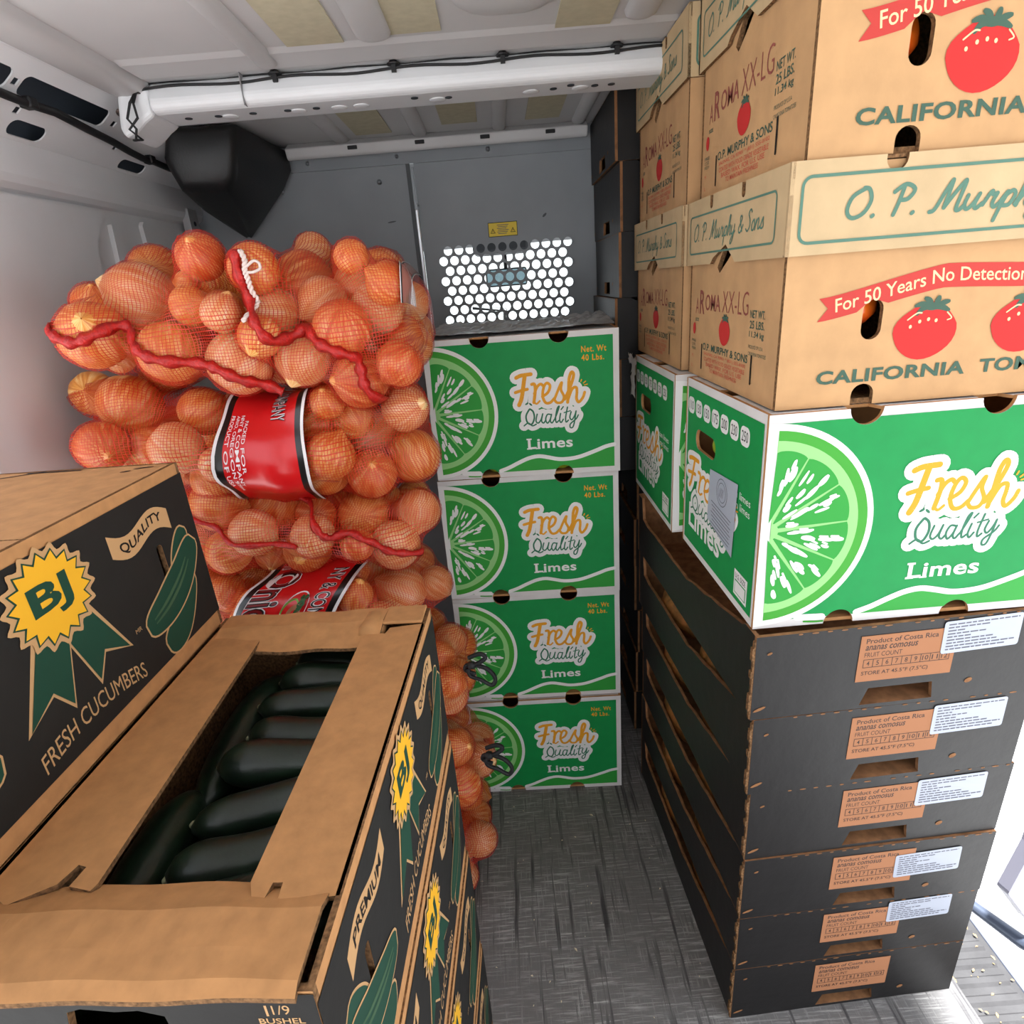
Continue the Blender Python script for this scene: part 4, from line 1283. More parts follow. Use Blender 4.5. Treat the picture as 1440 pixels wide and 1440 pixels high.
def sticker_art(seed):
    a = Art()
    r2 = random.Random(seed)
    a.poly(rrect(0, 0, 0.112, 0.052, 0.004, 3), P_STK, 3)
    for k in range(9):
        v = 0.0465 - k * 0.0050
        u = 0.006
        L = (0.100, 0.060, 0.022, 0.046, 0.030, 0.066, 0.072, 0.100, 0.086)[k]
        while u < 0.006 + L:
            w = r2.uniform(0.004, 0.012)
            a.poly(rect(u, v - 0.0010, min(u + w, 0.107), v + 0.0010), P_INK, 4)
            u += w + 0.0016
    return a
def make_pine_box():
    root = thing('pineapple_box', '', 'box')
    F = faces_of(NW, ND, NH)
    hole = [(0.160, 0.006), (0.268, 0.006), (0.264, 0.034), (0.170, 0.034)]
    fp = plate('front_panel', F['front'], rect(0, 0, NW, NH), NTk, [BLACKC, BLK2[1]], root, holes=[hole])
    plate('back_panel', F['back'], rect(0, 0, NW, NH), NTk, [BLACKC, BLK2[1]], root, holes=[hole])
    rr = random.Random(9)
    def low(n0, n1):
        o = [(n0, 0), (n1, 0), (n1, NH), (n1 - 0.030, NH), (n1 - 0.040, NH - 0.006)]
        for k in range(1, 18):
            t = k / 18
            u = n1 - 0.04 - t * (n1 - n0 - 0.075)
            o.append((u, NH - 0.006 - 0.046 * min(1, t * 2.2) + rr.uniform(-0.0018, 0.0018)))
        o += [(n0 + 0.034, NH - 0.048), (n0 + 0.026, NH), (n0, NH)]
        return o
    plate('side_panel', F['left'], low(NTk, ND - NTk), NTk, BLK2, root)
    r_out = [(ND - p[0], p[1]) for p in low(NTk, ND - NTk)][::-1]
    plate('side_panel', F['right'], r_out, NTk, BLK2, root)
    plate('bottom_panel', F['bottom'], rect(NTk, NTk, NW - NTk, ND - NTk), NTk, BLK2, root)
    # torn board edges at the left front corner
    mb = MB()
    z = 0.002
    k = 0
    while z < NH - 0.012:
        h = rr.uniform(0.010, 0.03)
        mb.box((-0.0022 - 0.002 * (k % 2), 0.0005, z), (0.0006, 0.0055 + 0.0015 * (k % 2), min(NH - 0.002, z + h)))
        z += h
        k += 1
    mb.build('corner_edge', EDGE, root)
    pine_front_art().build('brown_label', F['front'], fp)
    sc_ = pine_scuff_art().build('scuff_marks', F['front'], fp); sc_['kind'] = 'stuff'
    return root
pine0 = make_pine_box()
ph = [0.1401, 0.1418, 0.1404, 0.1366, 0.1317, 0.1366]
PF = faces_of(NW, ND, NH)['front']
dx = [-0.012, -0.006, 0.0, 0.0, 0.0, 0.0]
drz = [0.046, 0.052, 0.050, 0.046, 0.050, 0.050]
stk = [(0.266, 0.080, 0.03), (0.272, 0.076, 0.02), (0.268, 0.074, 0.02), (0.256, 0.058, 0.04), (0.262, 0.082, 0.02), None]
PGL = 'black pineapple boxes in the front right stack'
ORD = ['topmost', 'second from the top', 'third from the top', 'fourth from the top', 'fifth from the top', 'bottom']
zt = sum(ph)
pine_boxes = []
for i in range(6):
    z = zt - sum(ph[:i + 1]) + 0.0006
    lab = '%s black pineapple box of the front right stack' % ORD[i].capitalize() + ('' if stk[i] else ', without a white sticker')
    if i == 0:
        o = pine0
        o.location = (0.3255 + dx[i], 0.6812, z); o.rotation_euler = (0, 0, drz[i]); tag(o, lab, 'box', PGL)
    else:
        o = dup(pine0, lab, (0.3255 + dx[i], 0.6812 + (0.002 if i == 2 else 0), z), drz[i], PGL)
    o.scale = (1, 1, (ph[i] - 0.0012) / NH)
    pine_boxes.append(o)
bare = copy_tree(pine0)     # source of the boxes in the rear stack
for ch in list(bare.children):
    for g_ in list(ch.children):
        if g_.name.startswith('brown_label'):
            bpy.data.objects.remove(g_)
for i, o in enumerate(pine_boxes):
    if stk[i]:
        u, v, t = stk[i]
        sa = sticker_art(i)
        c, s_ = math.cos(t), math.sin(t)
        sa.items = [([(u + x * c - y * s_, v + x * s_ + y * c) for x, y in vs], fs, m, l, q) for vs, fs, m, l, q in sa.items]
        fp = [ch for ch in o.children if ch.name.startswith('front_panel')][0]
        sa.build('white_sticker', PF, fp)
# far stack against the bulkhead, turned a quarter round
FGL = 'black pineapple boxes in the tall rear stack'
N2 = ['first', 'second', 'third', 'fourth', 'fifth', 'sixth', 'seventh', 'eighth', 'ninth', 'tenth', 'eleventh', 'twelfth']
r4 = random.Random(21)
for i in range(12):
    z = i * 0.1384 + 0.0006
    x = (0.318 if i < 6 else 0.275) + r4.uniform(-0.008, 0.008)
    y = 1.795 - r4.uniform(0.0, 0.006)
    # quarter turn: the box's front faces the aisle (-x)
    lab = 'black pineapple box of the tall stack by the bulkhead, %s from the floor' % N2[i]
    if i == 0:
        o = bare
        o.location = (x, y, z); o.rotation_euler = (0, 0, -math.pi / 2); tag(o, lab, 'box', FGL)
    else:
        o = dup(bare, lab, (x, y, z), -math.pi / 2 + r4.uniform(-0.012, 0.012), FGL)
    o.scale = (0.815, 1, 1)

# pineapples showing in the gaps of the front stack
PINEM = mat('pineapple_skin', (190, 122, 62), 0.6, noise=0.5, nscale=60, rgb2=(120, 84, 40), bump=0.6, bscale=90)
LEAFM = mat('pineapple_leaf', (104, 140, 88), 0.5, noise=0.3, nscale=30, rgb2=(70, 104, 60))
def make_pineapple():
    root = thing('pineapple', '', 'fruit')
    mb = MB()
    prof = []
    for k in range(15):
        t = k / 14
        prof.append((0.001 + 0.047 * math.sin(math.pi * (0.05 + 0.9 * t)) ** 0.55 * (1 + 0.03 * (k % 2)), -0.085 + 0.17 * t))
    mb.lathe(prof, 18, axis='y')
    mb.build('body', PINEM, root)
    for k in range(14):
        a = k * 2.4
        L = 0.05 + 0.05 * ((k * 7) % 5) / 5
        sp = 0.35 + 0.04 * k if k < 8 else 0.2
        mb = MB()
        c, s_ = math.cos(a), math.sin(a)
        b0 = Vector((0.012 * c, -0.083, 0.012 * s_))
        tip = Vector((sp * L * c * 0.7, -0.085 - L * 0.8, sp * L * s_ * 0.7))
        w = Vector((-s_, 0, c)) * 0.006
        mid = (b0 + tip) / 2 + Vector((c, 0, s_)) * 0.004
        mb.add([b0 - w, b0 + w, mid - w, mid + w, tip, mid + Vector((c, 0.2, s_)) * 0.002], [(0, 1, 3, 2), (2, 3, 4), (0, 2, 5), (1, 5, 3)])
        mb.build('leaf', LEAFM, root)
    return root
pa0 = make_pineapple()
first = True
for i in range(1, 6):
    b_ = pine_boxes[i]
    bpy.context.view_layer.update()
    for j, (x, y) in enumerate(((0.057, 0.205), (0.058, 0.425))):
        p = b_.matrix_basis @ Vector((x, y, 0.066))
        lab = '%s pineapple lying in the %s black box of the front stack' % (('nearer', 'farther')[j], ORD[i].replace(' from the top', ''))
        if first:
            pa0.location = p; pa0.rotation_euler = (0, 0.5, drz[i]); tag(pa0, lab, 'fruit', 'pineapples in the front stack'); first = False
        else:
            dup(pa0, lab, p, drz[i] + 0.05 * j, 'pineapples in the front stack', (0, 0.9 * i + j))

# ------------------------------------------------------------------ cucumber boxes
CW, CD, CH, CT = 0.283, 0.463, 0.2245, 0.005
def cucumber_shape(a, flip, pts, w, layer, stripes=True):
    """a printed cucumber along a spine"""
    P = spline(pts, 8)
    N = len(P)
    L, R = [], []
    for i, p in enumerate(P):
        t = (P[min(i + 1, N - 1)] - P[max(i - 1, 0)]).normalized()
        n = Vector((-t.y, t.x))
        k = i / (N - 1)
        h = w / 2 * min(1, math.sin(math.pi * min(1, max(0.0, 0.02 + 0.96 * k))) ** 0.42)
        L.append(p + n * h); R.append(p - n * h)
    def shape(gr):
        c = P[N // 2]
        o = []
        for q in L + R[::-1]:
            o.append(q)
        return o
    def grow(poly, g):
        n = len(poly)
        o = []
        for i in range(n):
            t = (poly[(i + 1) % n] - poly[i - 1])
            t = t.normalized() if t.length > 1e-9 else Vector((1, 0))
            o.append(poly[i] + Vector((t.y, -t.x)) * -g)
        return o
    base = shape(0)
    a.poly([(flip(q.x), q.y) for q in grow(base, 0.0022)], P_KR, layer)
    a.poly([(flip(q.x), q.y) for q in base], P_FOREST, layer + 1)
    if stripes:
        for off, m in ((0.22, P_OLIVE), (-0.12, P_OLIVE)):
            pts2 = []
            for i in range(3, N - 5):
                pts2.append(P[i] + (L[i] - P[i]) * off)
            a.ribbon([(flip(q.x), q.y) for q in pts2[::2]], w * 0.10, m, layer + 2, taper=True, n=2)

def cuc_side_art():
    a = Art()
    slots = [rrect(u - 0.0055, 0.098, u + 0.0055, 0.148, 0.005) for u in (0.386, CD - 0.386)]
    a.poly(rect(0, 0.020, CD, 0.2115), BLACKB, 0, holes=slots)
    c = CD / 2
    cv = 0.168
    # ribbon tails
    for s_ in (-1, 1):
        t = [(c + s_ * 0.003, 0.150), (c + s_ * 0.030, 0.142), (c + s_ * 0.066, 0.073), (c + s_ * 0.034, 0.090), (c + s_ * 0.018, 0.066), (c + s_ * 0.001, 0.118)]
        t2 = [(c + s_ * 0.000, 0.156), (c + s_ * 0.033, 0.146), (c + s_ * 0.0705, 0.070), (c + s_ * 0.0345, 0.0865), (c + s_ * 0.0175, 0.0605), (c - s_ * 0.001, 0.118)]
        a.poly(t2, P_KR, 1 + (s_ > 0)); a.poly(t, P_FOREST, 3 + (s_ > 0))
    def star(r1, r2, n=18, ph=0):
        return [(c + (r1 if k % 2 == 0 else r2) * math.sin(math.pi * k / n + ph), cv + (r1 if k % 2 == 0 else r2) * 0.92 * math.cos(math.pi * k / n + ph)) for k in range(2 * n)]
    sc = [(p.x, p.y) for p in spline(star(0.0530, 0.0455), 3, True)]
    a.poly(sc, P_KR, 6)
    a.poly(star(0.0475, 0.0385), P_FOREST, 7)
    a.poly(star(0.0450, 0.0360), P_GOLD, 8)
    a.text('BJ', c - 0.024, cv - 0.018, c + 0.022, cv + 0.017, P_FOREST, 9, bold=0.03)
    a.text('MR', c + 0.080, 0.077, c + 0.090, 0.082, P_KR, 1)
    # word ribbons
    for s_, word in ((1, 'QUALITY'), (-1, 'PREMIUM')):
        us = [0.0 + 0.103 * k / 16 for k in range(17)]
        wv = lambda u: 0.008 * math.sin(u / 0.103 * 2 * math.pi - math.pi)
        base = 0.171 if s_ > 0 else 0.171
        sl = -0.006
        x0 = c + 0.083 if s_ > 0 else c - 0.083 - 0.103
        f = lambda u: base + (wv(u) if s_ > 0 else -wv(u)) + (0.006 - 0.008 * u / 0.103 if s_ > 0 else -0.002 + 0.008 * u / 0.103)
        a.poly([(x0 + u, f(u) - 0.0125) for u in us] + [(x0 + u + (0.004 if 0 else 0), f(u) + 0.0125) for u in us[::-1]], P_KR, 1)
        a.text(word, x0 + 0.014, -0.0065, x0 + 0.090, 0.0065, P_BLK, 2, bold=0.02, warp=lambda u, v, x0=x0, f=f: (u, f(u - x0) + v))
    # printed cucumbers at both ends, the lower ends meeting the ribbons
    for s_ in (1, -1):
        flip = (lambda x: x) if s_ > 0 else (lambda x: CD - x)
        cucumber_shape(a, flip, [(0.402, 0.090), (0.416, 0.120), (0.4355, 0.150)], 0.030, 1, False)
        cucumber_shape(a, flip, [(0.352, 0.034), (0.385, 0.046), (0.428, 0.092)], 0.040, 1, False)
        cucumber_shape(a, flip, [(0.330, 0.070), (0.372, 0.080), (0.412, 0.100), (0.447, 0.131)], 0.046, 4)
    a.text('FRESH CUCUMBERS', c - 0.068, 0.033, c + 0.076, 0.051, P_KR, 1, bold=0.0, warp=lambda u, v: (u, v + 0.006 - 0.010 * ((u - c) / 0.07) ** 2))
    return a, slots

def cuc_front_art():
    a = Art()
    hole = [(0.112, 0.182), (0.118, 0.208), (0.128, 0.2115), (0.150, 0.208), (0.166, 0.209), (0.182, 0.203), (0.183, 0.182)]
    a.poly(rect(0, 0.020, CW, 0.2225), BLACKB, 0, holes=[hole[::-1]])
    a.text('1', 0.2490, 0.2020, 0.2506, 0.2125, P_KR, 1, bold=0.01)
    a.text('1/9', 0.2535, 0.2035, 0.2650, 0.2125, P_KR, 1)
    a.text('BUSHEL', 0.2430, 0.1945, 0.2730, 0.2000, P_KR, 1, bold=0.012)
    return a, hole

def make_cucumber_box():
    root = thing('cucumber_box', '', 'box')
    F = faces_of(CW, CD, CH)
    side, slots = cuc_side_art()
    fa, hole = cuc_front_art()
    fp = plate('front_panel', F['front'], rect(0, 0, CW, CH), CT, [KRAFT_D, EDGE], root, holes=[hole[::-1]])
    bp = plate('back_panel', F['back'], rect(0, 0, CW, CH), CT, [KRAFT_D, EDGE], root)
    rp = plate('side_panel', F['right'], rect(CT, 0, CD - CT, CH), CT, [KRAFT_D, EDGE], root, holes=slots)
    lp_ = plate('side_panel', F['left'], rect(CT, 0, CD - CT, CH), CT, [KRAFT_D, EDGE], root)
    plate('bottom_panel', F['bottom'], rect(CT, CT, CW - CT, CD - CT), CT, [KRAFT_D, EDGE], root)
    side.build('side_print', F['right'], rp)
    fa.build('front_print', F['front'], fp)
    b = Art(); b.poly(rect(0, 0.02, CW, 0.2115), BLACKB, 0); b.build('back_print', F['back'], bp)
    b = Art(); b.poly(rect(CT, 0.02, CD - CT, 0.2115), BLACKB, 0); b.build('side_print', F['left'], lp_)
    return root

cuc_closed = make_cucumber_box()
phi = -0.0541
ex, ey = Vector((math.cos(phi), math.sin(phi), 0)), Vector((-math.sin(phi), math.cos(phi), 0))
CZ_ = [0.0006, 0.2256, 0.4506, 0.6756]
CO = Vector((-0.4306, 0.2553, 0))
CO2 = Vector((-0.7140, 0.2615, 0))
CGL = 'cucumber boxes stacked under the open one'
for i, lab in enumerate(('black printed cucumber box on the floor, bottom of the stack under the open one', 'black printed cucumber box, second from the floor under the open box', 'black printed cucumber box directly under the open one')):
    if i == 0:
        o = cuc_closed; o.location = CO + Vector((0, 0, CZ_[0])) + ex * 0.006; o.rotation_euler = (0, 0, phi); tag(o, lab, 'box', CGL)
    else:
        dup(cuc_closed, lab, CO + Vector((0, 0, CZ_[i])) + ex * (0.006, 0.0045, 0.002)[i], phi, CGL)
# closed tops for the covered ones come from a copied flap
def flap(root, fr, out, t=0.0045, name='top_flap', holes=(), sub=False):
    return plate(name, fr, out, t, [KRAFT_D, EDGE], root, holes)
topF = Frame((0, 0, CH), (1, 0, 0), (0, 1, 0))
# the open box
opn = make_cucumber_box()
opn.location = CO + Vector((0, 0, CZ_[3])); opn.rotation_euler = (0, 0, phi)
tag(opn, 'open black and kraft cucumber box full of dark green cucumbers', 'box', 'cucumber boxes with cucumbers in view')
# long side flaps lying inward, with tuck slots
v = CW
rf_ = [(CW - 0.0765, 0.400), (CW - 0.068, 0.408), (CW - 0.0485, 0.405), (CW - 0.045, 0.418), (CW - 0.002, 0.425), (CW - 0.002, 0.062), (CW - 0.020, 0.060), (CW - 0.022, 0.052), (CW - 0.046, 0.052),
       (CW - 0.048, 0.073), (CW - 0.0555, 0.073), (CW - 0.057, 0.060), (CW - 0.066, 0.060), (CW - 0.073, 0.074)]
flap(opn, topF, rf_[::-1], name='long_flap')
lf_ = [(0.001, 0.440), (0.001, 0.075), (0.030, 0.060), (0.058, 0.076), (0.0635, 0.092), (0.071, 0.090), (0.069, 0.074), (0.0885, 0.070), (0.0905, 0.076), (0.0735, 0.402), (0.060, 0.432)]
flap(opn, topF, lf_, name='long_flap')
# short flaps: outer strip and the tongue folded down into the box
def bent(root, y0, y1, y2, dz, x0, x1, name, bow_=0.006):
    mb = MB()
    nx = 24
    ys = [y0, y0 + (y1 - y0) * 0.15, y0 + (y1 - y0) * 0.5, y1, y1 + (y2 - y1) * 0.5, y2]
    zs = [CH + 0.0010, CH + 0.0055, CH + 0.0062, CH + 0.0058, CH + 0.0055 - dz * 0.45, CH + 0.0055 - dz]
    r5 = random.Random(len(name))
    vs = []
    for s_ in (0, -0.0045):
        for y, z in zip(ys, zs):
            for i in range(nx + 1):
                t = i / nx
                b = bow_ * (4 * t * (1 - t)) * (1 if y == y2 else 0.25)
                vs.append((x0 + (x1 - x0) * t, y + (b if y2 > y0 else -b) * (1 if y != y0 else -0.6), z + s_ + 0.0012 * math.sin(t * 17 + y * 40)))
    M = nx + 1
    K = len(ys)
    fs = []
    for l in (0, 1):
        o = l * K * M
        for j in range(K - 1):
            for i in range(nx):
                f = (o + j * M + i, o + j * M + i + 1, o + (j + 1) * M + i + 1, o + (j + 1) * M + i)
                fs.append(f if l == 0 else f[::-1])
    mi = [0] * len(fs)
    for j in (0, K - 1):
        for i in range(nx):
            fs.append((j * M + i, j * M + i + 1, K * M + j * M + i + 1, K * M + j * M + i)); mi.append(1)
    for i in (0, nx):
        for j in range(K - 1):
            fs.append((j * M + i, (j + 1) * M + i, K * M + (j + 1) * M + i, K * M + j * M + i)); mi.append(1)
    mb.add(vs, fs)
    mb.m = mi
    return mb.build(name, [KRAFT_D, EDGE], root, fix=True)
bent(opn, -0.004, 0.050, 0.0765, 0.013, 0.002, CW - 0.010, 'front_flap', 0.004)
bent(opn, CD + 0.001, CD - 0.034, CD - 0.074, 0.012, 0.010, CW - 0.055, 'back_flap', 0.003)
mb = MB(); mb.box((CW - 0.056, CD - 0.040, CH + 0.001), (CW - 0.004, CD + 0.001, CH + 0.0055))
bevel(mb.build('corner_tab', KRAFT_D, opn), 0.002)
mb = MB(); mb.lathe([(0.010, -0.040), (0.016, -0.030), (0.017, 0.0), (0.014, 0.012)], 12, (CW - 0.070, CD - 0.046, CH - 0.006), axis='y')
mb.build('curled_tab', KRAFT_D, opn, smooth=True)
# the closed box on the neighbouring stack, its printed long side to the aisle
UG = 'cucumber boxes with cucumbers in view'
def close_top(o):
    plate('top_flap', topF, [(0.001, 0.001), (CW - 0.001, 0.001), (CW - 0.001, CD / 2 - 0.001), (0.001, CD / 2 - 0.001)], 0.0045, [KRAFT_D, EDGE], o)
    plate('top_flap', topF, [(0.001, CD / 2 + 0.001), (CW - 0.001, CD / 2 + 0.001), (CW - 0.001, CD - 0.001), (0.001, CD - 0.001)], 0.0045, [KRAFT_D, EDGE], o)
    b = Art()
    b.ribbon([(0.03, CD - 0.050), (0.12, CD - 0.006)], 0.003, P_BLK, 0, smooth=False)
    b.poly(ell(CW - 0.030, CD - 0.018, 0.012, 0.0022, 10, 0.3), P_BLK, 0); b.poly(ell(CW - 0.045, CD - 0.030, 0.006, 0.0022, 10, 0.5), P_BLK, 0)
    b.poly(rect(0.10, CD - 0.012, 0.17, CD - 0.008), P_BLK, 0)
    b.build('top_print', topF, o)
up = copy_tree(cuc_closed)
up.location = CO2 + Vector((0, 0, 0.9012)) + ey * 0.0; up.rotation_euler = (0, 0, phi)
up['label'] = 'closed black cucumber box with yellow rosette, highest at the left edge'; up['group'] = 'closed cucumber boxes of the left stack'
close_top(up)
for i in range(4):
    o = dup(cuc_closed, 'closed cucumber box beside the open stack, %s from the floor' % ('first', 'second', 'third', 'fourth')[i], CO2 + Vector((0, 0, CZ_[i])) - ex * 0.004, phi, 'closed cucumber boxes of the left stack')

# cucumbers
CUCM = mat('cucumber_skin', (28, 46, 31), 0.36, noise=0.45, nscale=22, rgb2=(14, 24, 17), bump=0.25, bscale=70, spec=0.5)
TIPM = mat('cucumber_tip', (150, 152, 120), 0.7)
def cucumber_mesh(L, R, bend, seed):
    r6 = random.Random(seed)
    mb = MB()
    pts, rs = [], []
    n = 22
    for k in range(n + 1):
        t = k / n
        s_ = math.sin(math.pi * min(1, max(0, t)))
        pts.append((L * (t - 0.5), bend * (4 * t * (1 - t)) - bend * .5, 0.002 * math.sin(5 * t + seed)))
        e = min(t, 1 - t) / 0.5
        rs.append(max(0.0035, R * (min(1, e * 2.1) * (2 - min(1, e * 2.1))) ** 0.5 * (0.93 + 0.07 * math.sin(6 * t + seed))))
    mb.tube(pts, rs, 16)
    return mb.mesh('skin', CUCM, True)
cmesh = [cucumber_mesh(0.170, 0.0245, 0.008, 1), cucumber_mesh(0.163, 0.0255, -0.006, 2), cucumber_mesh(0.174, 0.0235, 0.010, 3), cucumber_mesh(0.208, 0.0240, 0.010, 4)]
mb = MB(); mb.lathe([(0.0045, -0.001), (0.0035, 0.002), (0.0015, 0.004)], 8, axis='x'); tipm = mb.mesh('tip', TIPM, True)
def cucumber(c, rz, k, lab, dzr=0.0, grp='cucumbers in the open box'):
    root = thing('cucumber', lab, 'cucumber', c, rz, grp, (rnd.uniform(-3, 3), 0))
    root.rotation_euler = (rnd.uniform(-0.3, 0.3), dzr, rz)
    link('skin', cmesh[k], root)
    L = (0.170, 0.163, 0.174, 0.208)[k]
    t = link('tip', tipm, root); t.location = (-L / 2 + 0.001, 0, 0); t.rotation_euler = (0, 0, math.pi)
    return root
base = CO + Vector((0, 0, 0))
def inbox(x, y, z):
    return base + ex * x + ey * y + Vector((0, 0, CZ_[3] + z))
CWORD = ['nearest', 'second', 'third', 'fourth', 'fifth', 'sixth', 'seventh', 'last']
rows = [(0.184, 0.096, 0.170, 0.44), (0.184, 0.142, 0.174, 0.36), (0.184, 0.192, 0.172, 0.26), (0.178, 0.243, 0.176, 0.08), (0.182, 0.291, 0.170, 0.08), (0.180, 0.338, 0.173, 0.05), (0.184, 0.385, 0.170, 0.04), (0.184, 0.430, 0.166, 0.02)]
for i, (x, y, z, r_) in enumerate(rows):
    cucumber(inbox(x, y, z), phi + r_, i % 3, 'dark green cucumber lying crosswise on top in the open box, %s to the camera side' % CWORD[i], 0.04)
cucumber(inbox(0.078, 0.318, 0.150), phi + math.pi / 2 - 0.02, 3, 'dark green cucumber lying lengthwise at the far left of the open box', 0.0)
cucumber(inbox(0.068, 0.128, 0.150), phi + math.pi / 2 + 0.04, 3, 'dark green cucumber lying lengthwise at the near left of the open box', 0.0)
for i in range(7):
    cucumber(inbox(0.130 + 0.05 * (i % 2), 0.060 + i * 0.058, 0.116), phi + 0.05 * (i % 3), (i + 1) % 3, 'dark green cucumber of the lower layer in the open box, %s to the camera side' % CWORD[i], 0.0, 'cucumbers of the lower layer')

